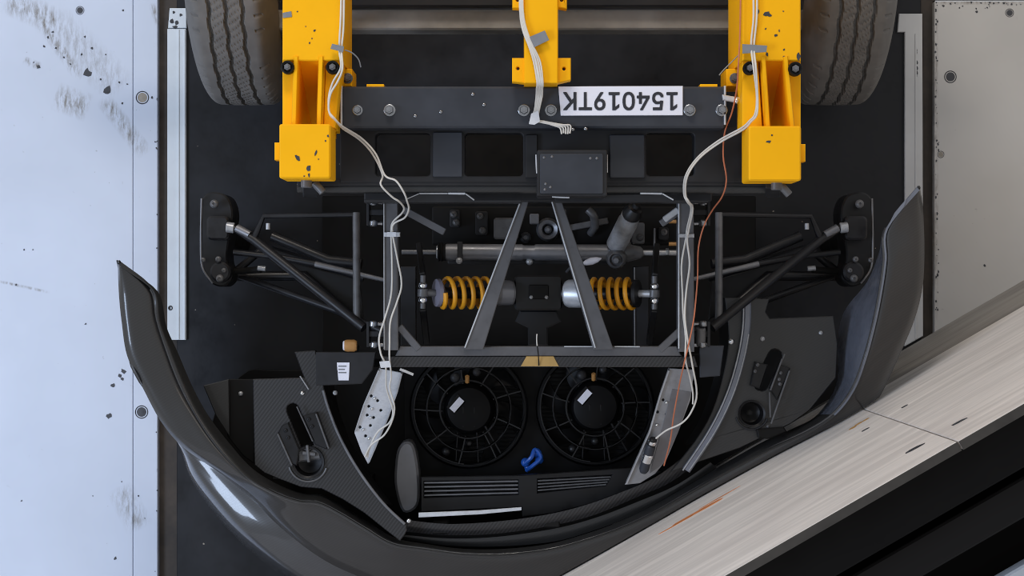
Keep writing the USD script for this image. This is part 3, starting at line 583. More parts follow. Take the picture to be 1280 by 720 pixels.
# steering rack
sr = Thing('steering_rack', 'grey steering rack tube with a slanting bright pinion housing', 'steering rack', at=W(665, 315, .40))
zr = .46; R11 = .0185
sr.part('rack_tube', lathe([(R11 * .9, 0), (R11, .01), (R11, .45), (R11 * .86, .46), (R11 * .86, .52), (R11, .53), (R11, .98), (R11 * .9, 1)], W(556, 315, zr), W(770, 316, zr), 30), M['alu_d'])
sr.part('boot', lathe([(.010, 0), (.012, .1), (.022, .3), (.019, .45), (.022, .6), (.019, .8), (.021, 1)], W(545, 315, zr), W(557, 315, zr), 24), M['black'])
sr.part('rod', cyl(W(502, 315, zr), W(548, 315, zr), .0055, 14), M['cast']); sr.part('washer', cyl(W(545.5, 315, zr), W(548, 315, zr), .015, 20), M['alu'])
sr.part('rod', cyl(W(803, 316, zr), W(846, 316, zr), .006, 14), M['alu']); sr.part('nut', lathe([(.010, 0), (.010, 1)], W(832, 316, zr), W(836, 316, zr), 6), M['chrome'])
sr.part('boot', lathe([(.022, 0), (.019, .2), (.021, .4), (.018, .6), (.014, .9), (.008, 1)], W(770, 316, zr), W(804, 316, zr), 24), M['cast'])
sr.part('pinion_housing', lathe([(.019, 0), (.023, .04), (.023, .80), (.0215, .84), (.0215, 1)], W(770, 307, .47), W(789, 269, .56), 30), M['alu'], label='bright cylindrical pinion housing')
sr.part('pinion_cap', [lathe([(.021, 0), (.022, .4), (.016, .9), (.010, 1)], W(788, 271, .555), W(795, 259, .575), 26), cyl(W(793, 262, .57), W(797, 255, .58), .009)], M['black_s'])
sr.part('adjuster_nut', lathe([(.022, 0), (.023, .4), (.019, .7), (.015, .8), (.013, .6), (.008, .7), (.006, 1)], W(771, 322, .47), W(770, 326, .505), 28), M['cast'])
sr.part('gear_case', [ball(W(775, 308, .455), .026), ball(W(768, 318, .455), .025)], M['cast'])
sr.part('clamp', [bar(W(575, 302, .475), W(575, 329, .475), .012, .012)], M['steel_d']); sr.part('clamp_bolt', [dome_bolt(W(574, 326, .48), .0075), dome_bolt(W(662, 327, .46), .008)], M['alu'])
sr.part('mount', bar(W(560, 322, .42), W(770, 322, .42), .03, .02), M['steel_d'])
sr.part('shiny_tab', lathe([(.001, 0), (.006, .2), (.0085, .5), (.006, .8), (.001, 1)], W(727, 330, .49), W(752, 323, .49), 14), M['paper'])
sr.part('hose', tube(spline([W(708, 340, .44), W(714, 334, .46), W(722, 331, .47), W(730, 329, .485)], 6), .003, 8), M['alu_d'])

# pump and pedal-box castings behind the rack
pm = Thing('pump_unit', 'cluster of dull castings with a round flange behind the steering rack', 'pump', at=W(680, 285, .35))
pm.part('body', plate([(600, 262), (640, 258), (720, 262), (770, 275), (765, 300), (700, 303), (612, 300)], .38, .05, 2), M['steel_d'])
pm.part('flange', lathe([(.026, 0), (.027, .5), (.022, .8), (.014, .7), (.010, .3), (.008, .6), (.004, .7)], W(685, 287, .38), W(685, 287, .42), 28), M['alu_d'])
pm.part('port', lathe([(.013, 0), (.013, .6), (.008, 1), (.005, .6)], W(657, 297, .38), W(657, 297, .41), 20), M['alu_d'])
pm.part('block', plate(rrect(617, 272, 648, 299, 4), .43, .05, 2), M['cast']); pm.part('block', plate(rrect(662, 267, 674, 280, 2), .42, .04, 1.2), M['alu_d'])
pm.part('arm', [bar(W(704, 262, .42), W(705, 300, .41), .012, .02), bar(W(712, 285, .40), W(760, 276, .40), .014, .02)], M['cast'])
pm.part('elbow', [tube(spline([W(735, 262, .44), W(742, 270, .44), W(744, 282, .42), W(738, 292, .40)], 6), .009, 12)], M['cast'])
for x, y in ((567, 268), (570, 278), (600, 270), (603, 288), (790, 288), (800, 297), (830, 290), (742, 274)): pm.part('bolt', dome_bolt(W(x, y, .425), .008), M['cast'])
pm.part('fitting', plate(rrect(562, 262, 575, 284, 3), .42, .03, 1.2), M['steel_d']); pm.part('fitting', plate(rrect(594, 264, 610, 294, 3), .42, .03, 1.2), M['steel_d'])
pm.part('fitting', plate(rrect(790, 278, 806, 305, 3), .42, .03, 1.2), M['cast']); pm.part('fitting', plate(rrect(823, 284, 836, 300, 3), .42, .03, 1.2), M['steel_d'])
pm.part('base_plate', pbox(540, 258, 845, 306, .335, .395, .003), M['black'])
pm.part('copper_pipe', [tube(spline([W(836, 277, .5), W(845, 277, .5), W(852, 278, .5)], 4), .004, 8)], M['capbrown']); pm.part('copper_pipe', [tube(spline([W(836, 305, .5), W(845, 305, .5), W(852, 306, .5)], 4), .004, 8)], M['capbrown'])
pm.part('stay', bar(W(818, 285, .45), W(818, 310, .45), .004, .01), M['alu_d'])

# coilovers
def coil(p, q, R, r, turns, n=26, sides=10):
    p, q = np.asarray(p, float), np.asarray(q, float); d = q - p; t = d / np.linalg.norm(d); a = np.cross(t, [0, 1, 0]); a /= np.linalg.norm(a); b = np.cross(t, a)
    k = np.linspace(0, 1, int(turns * n)); th = 2 * np.pi * turns * k
    return tube(p + d * k[:, None] + R * (np.cos(th)[:, None] * a + np.sin(th)[:, None] * b), r, sides)
def coilover(outer, spring_o, spring_i, inner, cy, label, bright):
    zf = lambda x: .60 - abs(x - outer) * .00175 * .38
    P = lambda x, y=cy: W(x, y, zf(x))
    t = Thing('coilover_damper', label, 'shock absorber', group='yellow spring dampers', at=P((outer + inner) / 2) - [0, 0, .04])
    t.part('spring', coil(P(spring_o), P(spring_i), .0318, .0052, 5.3), M['spring'])
    sg = 1 if inner > outer else -1
    t.part('spring_seat', lathe([(.010, 0), (.030, .1), (.031, .5), (.024, .8), (.012, 1)], P(spring_o - sg * 7), P(spring_o + sg * 3), 30), M['lilac'] if not bright else M['black_s'])
    t.part('shaft', cyl(P(spring_o), P(spring_i), .013), M['black_s'])
    t.part('damper_body', lathe([(.030, 0), (.031, .1), (.027, .2), (.027, 1)], P(spring_i - sg * 2), P(inner), 28), M['cast'] if not bright else M['black_s'])
    if bright: t.part('reservoir_band', lathe([(.028, 0), (.031, .1), (.031, .9), (.028, 1)], P(740), P(708), 28), M['alu_b'])
    else: t.part('reservoir_band', lathe([(.026, 0), (.0275, .1), (.0275, .9), (.024, 1)], P(622), P(639), 28), M['alu_d'])
    t.part('eye_rod', cyl(P(outer + sg * 2), P(spring_o), .008, 14), M['alu'] if bright else M['cast'])
    for dy in (-9, 9): t.part('clevis_ball', ball(P(outer, cy + dy), .0095), M['chrome'])
    t.part('clevis_pin', [cyl(P(outer, cy - 22), P(outer, cy + 20), .006, 14), cyl(P(outer, cy - 5), P(outer, cy + 5), .0115, 18)], M['cast'])
    t.part('rocker', [bar(P(outer, cy + 18), P(outer + sg * 2, cy + 62) - [0, 0, .1], .014, .02), bar(P(outer, cy - 20), P(outer - sg * 8, cy - 60) - [0, 0, .12], .012, .02)], M['black_s'])
coilover(528.5, 551, 612, 639.5, 366, 'yellow coil spring damper with a grey spring seat beside the taped white cable rail', False)
coilover(818, 792, 737, 706, 367, 'yellow coil spring damper with a bright silver reservoir band beside the orange cable', True)
rk = Thing('damper_mount', 'dark central block with two small screws joining both spring dampers', 'mount', at=W(672, 366, .45))
rk.part('block', plate(rrect(643, 344, 703, 388, 5), .53, .07, 2), M['black_s']); rk.part('plate', plate(rrect(661, 356, 686, 374, 2), .536, .008, 1), M['black'])
for x in (664, 683): rk.part('screw', dome_bolt(W(x, 371.5, .535), .0042), M['alu'])
rk.part('foot', plate([(650, 388), (696, 388), (702, 402), (685, 410), (685, 432), (660, 432), (660, 410), (644, 402)], .50, .04, 2), M['steel_d'])

# ------------------------------------------------------------------ suspension corners
def corner(mm, label):
    f = mir if mm else cat_
    t = Thing('suspension_corner', label, 'suspension', 'front suspension corners', at=(f(trimesh.creation.box((.01, .01, .01), transform=trimesh.transformations.translation_matrix(W(270, 300, .2))))).centroid)
    def P(n, m, mat, **k):
        if isinstance(m, list) and n in SPLIT: return [t.part(n, f(q), mat, **k) for q in m][0]
        return t.part(n, f(m), mat, **k)
    up = P('upright', plate(spline([(251, 262), (254, 246), (266, 240), (284, 246), (291, 268), (286, 300), (284, 325), (290, 345), (280, 358), (264, 354), (254, 336), (251, 300)], 5, True), .36, .10, 2.0), M['black_s'])
    P('edge_rim', tube(spline([W(252, 248, .361), W(251, 300, .361), (W(253, 334, .361)), W(266, 354, .361)], 6), .0022, 8), M['alu_d'], under=up)
    P('hub_boss', [plate(rrect(258, 270, 286, 300, 6), .40, .05, 2.5), plate(circ(275, 340, 13, 20), .385, .03, 2.5)], M['tubeblk'], under=up)
    for x, y, r in ((270, 283, .011), (254, 325, .006), (273, 324, .007), (275, 348, .009), (280, 338, .006), (268, 255, .010)): P('bolt', dome_bolt(W(x, y, .386), r), M['cast'], under=up)
    P('ball_joint', [cyl(W(283, 284, .42), W(293, 285, .42), .012, 18)], M['alu'])
    uw = P('upper_wishbone', [tube([W(293, 285, .42), W(318, 300, .43), W(455, 410, .545)], [.008, .0108, .0108], 14), tube([W(318, 297, .43), W(330, 270, .45), W(444, 268, .50)], [.008, .006, .006], 10)], M['tubeblk'])
    P('cross_tube', tube([W(445.5, 266, .50), W(446, 405, .53)], .0085, 14), M['cast'], under=uw)
    P('rod_end', tube([W(296, 285, .424), W(312, 294, .43)], .0095, 12), M['alu_d'], under=uw)
    lw = P('lower_wishbone', [tube([W(288, 345, .26), W(380, 345, .27), W(452, 408, .30)], .012, 12), tube([W(288, 345, .26), W(330, 310, .27), W(455, 347, .29)], .010, 12), tube([W(340, 295, .30), W(410, 325, .31), W(452, 330, .32)], .012, 12)], M['tubeblk'])
    P('gusset', plate([(330, 320), (450, 350), (455, 400), (370, 352)], .265, .006, 1), M['black_s'], under=lw)
    P('tie_rod', [tube([W(292, 315, .36), W(352, 322, .37), W(394, 330, .38)], .007, 12)], M['tubeblk']); P('tie_rod_sleeve', tube([W(394, 330, .38), W(480, 350, .40)], [.007, .005], 12), M['alu_d'])
    P('push_rod', [tube([W(300, 345, .28), W(420, 388, .38), W(480, 415, .44)], .008, 12)], M['tubeblk'])
    P('sensor_stub', [cyl(W(322, 335, .33), W(332, 336, .33), .006, 12), cyl(W(335, 279, .46), W(335, 287, .46), .005, 12)], M['alu']); P('sensor_body', tube([W(288, 340, .30), W(326, 337, .322)], .008, 10), M['black'])
    P('foot', cyl(W(268, 300, .36) * [1, 1, 0] + [0, 0, -.006], W(268, 300, .30), .03), M['black'])
corner(0, 'black wheel upright with wishbones and tie rod beside the pale blue guide rail')
corner(1, 'black wheel upright with wishbones half under the raised dark fender edge')

# ------------------------------------------------------------------ radiator, fans
rd = Thing('radiator', 'black radiator core with side tanks lying behind both fans', 'radiator', at=W(665, 530, .18))
rd.part('core', pbox(505, 458, 835, 598, .19, .235, .004), M['black'])
rd.part('tank', plate(spline([(498, 560), (508, 552), (518, 560), (524, 600), (522, 632), (504, 640), (494, 610), (494, 580)], 4, True), .34, .14, 3), M['alu_d'])
rd.part('shroud', plate([(505, 432), (835, 432), (835, 596), (505, 596)], .262, .02, 1, [circ(586, 512, 73.5, 40), circ(744, 509, 73.5, 40)]), M['fanblk'])
rd.part('fin_stack', [pbox(508, y, 832, y + 1.6, .234, .242, .0004) for y in range(462, 596, 5)], M['fanblk'], kind='stuff')
rd.part('foot', [pbox(520, 470, 540, 590, .1353, .195, .003), pbox(790, 470, 810, 590, .1353, .195, .003)], M['black'])
def fan(cx, cy, sx, sy, label, wob):
    t = Thing('cooling_fan', label, 'fan', 'radiator cooling fans', at=W(cx, cy, .24))
    tilt = lambda x, y: .30 - (y - cy) * .0002
    def ringp(r, w, zz, th): return plate(circ(cx, cy, r + w, 56), zz, th, .8, [circ(cx, cy, r - w, 56)])
    t.part('outer_ring', ringp(70.2, 2.2, .300, .03), M['fanblk'])
    t.part('ring_bead', sweep(np.array([W(cx + 68.5 * math.cos(a), cy + 68.5 * math.sin(a), .3015) for a in np.linspace(math.radians(95), math.radians(215), 34)]), cprof(.0018, 7)), M['fanrim']); t.part('guard_ring', ringp(52.5, 1.1, .305, .006), M['fanrim']); t.part('guard_ring', ringp(36, 1.3, .308, .006), M['fanrim'])
    t.part('motor', lathe([(.058, 0), (.060, .3), (.058, .7), (.050, .9), (.03, 1)], W(cx, cy, .315) - [0, 0, .068], W(cx, cy, .315), 36), M['fanblk'])
    for k in range(2): t.part('motor_rib', bar(W(cx - 7 + 14 * k, cy - 4, .314), W(cx - 7 + 14 * k, cy + 22, .308), .003, .006), M['fanrim'])
    for k in range(9):
        a = 2 * math.pi * k / 9 + wob; pts = [(cx + r * math.cos(a + .06 * (r - 33) / 37), cy + r * math.sin(a + .06 * (r - 33) / 37)) for r in (33, 45, 57, 69)]
        t.part('guard_spoke', sweep(np.array([W(x, y, .302) for x, y in pts]), [(-.0014, -.003), (.0014, -.003), (.0014, .003), (-.0014, .003)]), M['fanrim'])
    for k in range(7):
        a0 = 2 * math.pi * k / 7 + wob * 2; rows = []
        for r in np.linspace(34, 66, 6):
            sw = .35 * ((r - 34) / 32) ** 1.4
            rows.append([W(cx + r * math.cos(a0 + sw + u * .42), cy + r * math.sin(a0 + sw + u * .42), .272 + .018 * (u - .5)) for u in np.linspace(0, 1, 4)])
        t.part('blade', shell(np.array(rows), .0025), M['fanblk'])
    c, s = math.cos(-.85), math.sin(-.85); P = [(cx + sx + x * c - y * s, cy + sy + x * s + y * c) for x, y in ((-9.5, -4.2), (9.5, -4.2), (9.5, 4.2), (-9.5, 4.2))]
    t.part('sticker', plate(P, .3165, .003, .2), M['paper']); d = [(cx + sx + x * c - y * s, cy + sy + x * s + y * c) for x, y in ((-11, -8), (11, -8), (11, 6), (-11, 6))]
    t.part('sticker_backing', plate(d, .315, .004, .4), M['black'])
    t.part('connector', [cyl(W(cx - 2, cy - 34, .305), W(cx - 2, cy - 42, .315), .005, 12)], M['capbrown']); t.part('plug', [ball(W(cx - 17, cy - 40, .30), .012), ball(W(cx + 10, cy - 47, .30), .010)], M['steel_d'])
    t.part('lower_bracket', [bar(W(cx - 14, cy + 28, .30), W(cx - 16, cy + 66, .29), .003, .006), bar(W(cx + 10, cy + 28, .30), W(cx + 12, cy + 66, .29), .003, .006), ball(W(cx, cy + 42, .285), .010), ball(W(cx - 28, cy + 52, .285), .011), bar(W(cx + 20, cy + 20, .304), W(cx + 42, cy + 58, .29), .005, .006)], M['fanrim'])
fan(586, 512, -15, -6, 'black cooling fan in ring guard beside the bracket carrying two white cables', .3)
fan(744, 509, -13, -13, 'black cooling fan in ring guard beside the bracket with the silver sensor', .55)
bk = Thing('blue_clip', 'crumpled bright blue plastic clip between the two fans', 'clip', at=W(664, 574, .29))
bk.part('lobe', [ball(W(671, 566, .30), .011), ball(W(674, 575, .30), .010)], M['blue']); bk.part('lobe', [ball(W(657, 578, .30), .011), ball(W(660, 584, .295), .009)], M['blue'])
bk.part('loop', tube(spline([W(655, 580, .305), W(664, 572, .315), W(669, 562, .31), W(676, 572, .312), W(666, 582, .312), W(658, 588, .30)], 6, False), .005, 8), M['blue'])

# ------------------------------------------------------------------ load brackets
def bracket(P, z, holes, flanges, inner, label, mat='alu_b'):
    t = Thing('support_bracket', label, 'bracket', 'aluminium brackets beside the fans', at=W(P[0][0], P[0][1], .45))
    t.part('plate', plate(P, z, .004, .6, [circ(x, y, 1.9, 10) for x, y in holes]), M[mat])
    for x, y in holes[::2]: t.part('rivet', dome_bolt(W(x + 4, y + 3, z(x, y) - .001), .0034), M['chrome'])
    t.part('backing', plate(P, lambda x, y: z(x, y) - .012, .004, .6), M['alu_d'])
    for pl in flanges: t.part('flange', sweep(np.array([W(x, y, z(x, y) + .006) for x, y in pl]), [(-.0016, -.012), (.0016, -.012), (.0016, .001), (-.0016, .001)]), M['alu'])
    if inner: t.part('inner_sheet', plate(inner, lambda x, y: z(x, y) + .0015, .003, .5), M['alu_d'])
    return t
zb1 = lambda x, y: .60 - (y - 458) * .0011
bracket([(474, 460.5), (503, 466), (497, 490), (484, 525), (469, 562), (460, 580), (452, 565), (443, 541), (455, 505)], zb1,
        [(464, 495), (472, 501), (461, 508), (476, 513), (459, 519), (467, 522), (450, 534), (463, 532), (457, 545)],
        [[(473.5, 463), (455, 506), (444, 540)], [(502, 467), (496, 491), (484, 524), (461, 578)]], None, 'perforated aluminium bracket carrying two twisted white cables')
zb2 = lambda x, y: .60 - (y - 458) * .0010
b2 = bracket([(837, 460.5), (868, 462), (863, 500), (849, 537), (833, 575), (819, 592), (800, 604), (781, 606), (797, 575), (812, 540), (825, 495)], zb2, [(829, 500), (822, 515), (817, 528), (833, 518)],
        [[(836, 463), (825, 495), (812, 540), (783, 605)]], [(840, 486), (864, 490), (849, 537), (829, 580), (812, 592), (826, 540)], 'dull aluminium bracket holding a silver cylindrical sensor at its lower end', 'alu_m')
t = Thing('impact_sensor', 'small cylindrical sensor with silver bands strapped to the lower end of the bracket', 'sensor', at=W(806, 570, zb2(806, 570)))
zc = lambda x, y: zb2(x, y) + .016
t.part('barrel', lathe([(.009, 0), (.011, .1), (.011, .9), (.008, 1)], W(814, 556, zc(814, 556)), W(804, 590, zc(804, 590)), 22), M['steel']); t.part('cable_plug', cyl(W(817, 548, zc(817, 548)), W(814, 558, zc(814, 557)), .0085, 18), M['black_s'])
t.part('band', cyl(W(816, 551, zc(816, 551)), W(815, 555, zc(815, 555)), .0098, 20), M['chrome']); t.part('band', cyl(W(811, 567, zc(811, 567)), W(808, 577, zc(808, 577)), .0125, 20), M['chrome'])

# ------------------------------------------------------------------ bumper: lofted carbon skin cut where it meets the barrier
ST = [  # inner edge, crease, outer lower edge, inner wall
 ((150, 329, .62), (147, 325, .62), (149, 330, .60), (152, 333, .61)),
 ((188, 361, .585), (148.5, 366, .60), (156, 368, .34), (197, 364, .57)),
 ((196, 398, .575), (152, 402, .595), (160, 404, .30), (208, 408, .54)),
 ((207, 433, .565), (159, 445, .585), (168, 447, .26), (222, 440, .53)),
 ((224, 478, .555), (178, 484, .57), (186, 484, .22), (240, 482, .52)),
 ((245, 518, .55), (202, 528, .55), (208, 527, .19), (259, 517, .51)),
 ((272, 558, .54), (230, 560, .53), (226, 562, .16), (285, 552, .50)),
 ((307, 595, .525), (277, 593, .50), (236, 594, .15), (316, 586, .48)),
 ((343, 616, .52), (318, 627, .45), (256, 626, .14), (351, 607, .46)),
 ((373, 626.5, .51), (346, 655, .44), (287, 664, .14), (380, 617, .45)),
 ((398, 629, .50), (380, 683, .43), (325, 699, .14), (404, 619, .44)),
 ((425, 642, .49), (412, 704, .42), (365, 728, .14), (431, 634, .43)),
 ((455, 660, .48), (447, 720, .41), (418, 754, .14), (460, 652, .42)),
 ((490, 680, .47), (484, 734, .40), (470, 774, .14), (493, 672, .41)),
 ((533, 687, .46), (530, 744, .40), (525, 788, .14), (533, 680, .40)),
 ((580, 693, .455), (580, 752, .40), (580, 800, .14), (580, 686, .40)),
 ((632, 693.5, .45), (636, 752, .40), (640, 800, .14), (631, 686, .40)),
 ((688, 687, .45), (698, 744, .40), (705, 795, .14), (685, 680, .40)),
 ((734, 675, .45), (750, 730, .40), (760, 780, .14), (730, 668, .40)),
 ((777, 660, .45), (800, 712, .40), (815, 758, .14), (772, 653, .40)),
 ((818, 641, .45), (848, 690, .40), (868, 730, .14), (812, 634, .40)),
 ((865, 614, .45), (898, 660, .41), (920, 700, .14), (860, 607, .40)),
 ((915, 586, .46), (950, 630, .42), (975, 665, .15), (908, 578, .41)),
 ((965, 560, .48), (1002, 600, .43), (1025, 625, .16), (956, 551, .42)),
 ((1008, 540, .51), (1045, 565, .45), (1068, 580, .18), (990, 536, .42)),
 ((1042, 518, .54), (1078, 530, .48), (1098, 536, .20), (1022, 518, .40)),
 ((1066, 487, .56), (1103, 490, .52), (1115, 490, .22), (1046, 478, .40)),
 ((1081, 448, .585), (1124, 445, .55), (1128, 440, .26), (1047, 425, .38)),
 ((1093, 403, .60), (1143, 400, .575), (1140, 398, .30), (1056, 388, .38)),
 ((1101, 362, .61), (1153, 360, .59), (1146, 358, .32), (1084, 352, .42)),
 ((1106, 325, .615), (1155.5, 318, .60), (1147, 316, .34), (1099, 315, .50)),
 ((1108, 285, .62), (1154, 265, .61), (1146, 268, .40), (1106, 286, .58)),
 ((1148, 235, .63), (1150, 232, .63), (1147, 238, .60), (1147, 238, .62))]
inner, crease, outer, wall = [list(x) for x in zip(*ST)]
def mid(A, B, k, dz): return [tuple(np.array(a) * (1 - k) + np.array(b) * k + np.array([0, 0, dz])) for a, b in zip(A, B)]
roll = [(x, y, z - .012) for x, y, z in crease]
U1 = loft([[(x, y, z - .007) for x, y, z in inner], mid(inner, crease, .16, .002), mid(inner, crease, .45, .004), mid(inner, crease, .82, .003), roll], 6, 4)
crease = roll
LZ = {5: .365, 6: .368, 7: .385, 8: .405, 9: .418}
low = [(a[0], a[1], a[2] - .004 if not 5 <= k <= 23 else min(a[2] - .004, LZ.get(k, .42))) for k, a in enumerate(crease)]
def at_z(A, B, k, f): return [(a[0] * (1 - k) + b[0] * k, a[1] * (1 - k) + b[1] * k, a[2] - (a[2] - b[2]) * f) for a, b in zip(A, B)]
U2 = loft([low, at_z(low, outer, .4, .03), at_z(low, outer, .78, .12), at_z(low, outer, .95, .42), outer], 6, 5)
U0 = loft([wall, mid(wall, inner, .6, .008), inner], 6, 3)
def clip_barrier(m, gap=.004):
    return trimesh.intersections.slice_mesh_plane(m, -BN, BN * (BO - gap), cap=True, engine='earcut') if m.is_watertight else trimesh.intersections.slice_mesh_plane(m, -BN, BN * (BO - gap))
bp = Thing('front_bumper', 'glossy dark carbon fibre bumper shell curving around the car nose', 'bumper', at=W(640, 700, 0))
bp.part('upper_skin', clip_barrier(shell(U1, .004)), M['carbon'], smooth=50)
bp.part('lower_skin', max(clip_barrier(shell(U2, .004)).split(only_watertight=False), key=lambda q: q.area), M['carbon_g'], smooth=60)
bp.part('crease_lip', clip_barrier(shell(loft([crease, low], 6, 3), .002)), M['carbon_s'], smooth=50)
bp.part('inner_return', clip_barrier(shell(U0[:6 * 25 + 1], .004)), M['carbon_s'], smooth=50)
bp.part('fender_liner', clip_barrier(shell(U0[6 * 25:], .004)), M['liner_lit'], smooth=50, label='inner wall of the fender with blue lamp light in its colour')
bp.part('ridge_bead', clip_barrier(tube(U1[6:-6, 0] - [0, 0, .001], .005, 10)), M['gloss'])
bp.part('number_recess', plate([(388, 694), (428, 690), (440, 702), (452, 716), (400, 718)], .445, .03, 2), M['carbon_s']) if False else None
# undertray / splitter (gives the nose its floor)
up_ = [(300, 470), (400, 462), (930, 440), (1010, 440), (1060, 480), (1000, 600), (880, 690), (700, 760), (560, 770), (440, 735), (330, 660), (262, 560)]
bp.part('splitter', clip_barrier(plate(spline(up_, 4, True), .135, .012, 1)), M['black'])
bp.part('splitter_foot', [box((x - .03, y - .02, -.006), (x + .03, y + .02, .124), .003) for x, y in ((-.35, -.45), (.1, -.55), (.45, -.30))], M['black'])

# inner nose lip: carbon band and satin band around the radiator opening
lipA = [(508, 650, .43), (560, 655, .43), (620, 652, .43), (680, 644, .43), (730, 632, .43), (780, 614, .43), (820, 596, .43), (856, 570, .44)]
lipB = [(503, 664, .42), (560, 669, .42), (622, 667, .42), (690, 657, .42), (742, 644, .42), (795, 622, .42), (838, 603, .42), (876, 575, .43)]
lipC = [(500, 668, .395), (560, 673, .395), (622, 671, .395), (692, 661, .395), (745, 647, .395), (800, 626, .395), (846, 606, .395), (888, 578, .40)]
lipD = [(497, 673, .388), (560, 682, .388), (625, 683, .388), (692, 677, .388), (742, 663, .388), (788, 646, .388), (836, 622, .388), (896, 585, .388)]
lp = Thing('nose_lip', 'curved carbon weave lip with a bright strip below the radiator grille', 'trim', at=W(640, 660, .36))
lp.part('weave_band', clip_barrier(shell(loft([lipA, mid(lipA, lipB, .5, .004), lipB], 6, 4), .004)), M['carbon_p'], smooth=50)
lp.part('satin_band', clip_barrier(shell(loft([lipC, mid(lipC, lipD, .5, .004), lipD], 6, 4), .004)), M['carbon_s'], smooth=50)
lp.part('joining_web', clip_barrier(shell(loft([mid(lipB, lipB, 0, -.003), lipC], 6, 2), .003)), M['black'], smooth=50)
lp.part('bright_strip', plate([(523, 641), (600, 638), (652, 634), (652, 638), (600, 643), (523, 647)], .437, .006, .5), M['alu_b'])
lp.part('stay', [pbox(540, 655, 560, 668, .1353, .425, .003), pbox(680, 650, 700, 660, .1353, .425, .003)], M['black'])
gr = Thing('lower_grille', 'dark slatted lower grille in two halves under the fans', 'grille', at=W(650, 615, .33))
gr.part('panel', plate([(526, 596), (650, 594), (800, 584), (826, 590), (790, 611), (738, 630), (690, 642), (653, 646), (652, 634), (526, 640)], .36, .02, 1, [[(530, 602), (648, 600), (648, 618), (530, 622)], [(672, 599), (765, 594), (757, 607), (672, 616)]]), M['black_s'])
for k in range(4):
    gr.part('slat', bar(W(530, 603.5 + 5.2 * k, .358), W(648, 601.5 + 4.8 * k, .358), .0042, .006), M['alu_d']); gr.part('slat', bar(W(672, 601 + 4 * k, .358), W(764 - 2 * k, 596 + 3.2 * k, .358), .0036, .006), M['cast'])
gr.part('back', plate([(528, 600), (770, 594), (750, 618), (528, 626)], .33, .005, .5), M['black']); gr.part('foot', [pbox(540, 610, 560, 620, .1353, .345, .002), pbox(700, 605, 720, 612, .1353, .345, .002)], M['black'])

# ------------------------------------------------------------------ headlamp panels
def lip(pts, r, mat, t, name='rim'): t.part(name, tube(spline(np.array([L3(p) for p in pts]), 6), r, 10), mat)
zp = lambda x, y: .47
hpL = Thing('headlamp_panel', 'carbon weave headlamp panel with parallel slots and a round lamp recess', 'headlamp panel', 'headlamp panels of the car nose', at=W(385, 560, .40))
inL = [(394, 438), (402, 470), (409, 505), (424, 547), (448, 588), (478, 628), (508, 657), (500, 676)]
outL = [(484, 664), (455, 641), (428, 624), (402, 611), (376, 609), (349, 599), (330, 591), (318, 581), (316, 474), (380, 472), (368, 440)]
s1, s2 = slot((366, 512), (384, 556), 8), circ(385, 578, 19, 26)
hpL.part('panel', plate(list(spline(inL, 4)) + outL, zp, .010, 1.0, [s1, s2]), M['carbon_p'])
hpL.part('side_panel', plate([(283, 474), (318, 474), (318, 580), (304, 570), (284, 545)], .40, .008, 1), M['black']); hpL.part('fender_flange', plate([(254, 482), (286, 474), (287, 546), (270, 520)], .42, .006, 1), M['carbon_s'])
for P in ([(352, 532), (360, 528), (374, 562), (371, 582), (364, 580), (347, 542)], [(378, 520), (396, 515), (411, 556), (408, 562), (394, 556)]): hpL.part('slot_frame', plate(P, .484, .016, 1.2), M['black_s'])
hpL.part('slot_edge', [bar(W(347, 542, .486), W(365, 582, .486), .004, .004), bar(W(395, 517, .486), W(411, 561, .486), .004, .004), bar(W(371, 508, .486), W(391, 552, .486), .003, .004)], M['cast'])
for x, y in ((357, 538), (360, 547), (386, 524), (390, 533)): hpL.part('screw', dome_bolt(W(x, y, .484), .0045), M['steel_d'])
hpL.part('lamp_bowl', lathe([(.036, 0), (.038, .6), (.036, 1), (.031, .95), (.027, .4), (.010, .25)], W(385, 578, .478) - [0, 0, .058], W(385, 578, .478), 32), M['black_s'])
hpL.part('lamp_rim', sweep(np.array([W(385 + 24 * math.cos(a), 578 + 24 * math.sin(a), .474) for a in np.linspace(.3, 2.9, 20)]), cprof(.0022, 8)), M['cast']); hpL.part('lamp_fitting', [plate([(372, 560), (398, 556), (402, 574), (372, 578)], .468, .02, 2), bar(W(378, 566, .47), W(395, 568, .47), .008, .012), bar(W(384, 556, .475), W(386, 578, .475), .006, .01)], M['cast'])
for x, y, m in ((378, 491.5, 'chrome'), (301, 492, 'alu'), (419, 491, 'alu'), (511, 651, 'chrome')): hpL.part('fastener', dome_bolt(W(x, y, .47 if x != 301 else .40), .0055), M[m])
lip([(404, 488, .472), (411, 512, .472), (425, 547, .472), (448, 588, .472), (478, 628, .472), (506, 655, .472)], .0032, M['alu_d'], hpL)
hpL.part('bright_edge', bar(W(375, 470, .475), W(386, 487, .475), .003, .003), M['alu']); hpL.part('inner_wall', shell(loft([[(x, y, .468) for x, y in inL[:-2]], [(x + 14, y + 4, .30) for x, y in inL[:-2]]], 5, 3), .003), M['black'], smooth=50)
hpL.part('stay', [pbox(340, 590, 360, 600, .1353, .462, .002), pbox(440, 610, 455, 622, .1353, .462, .002)], M['black'])

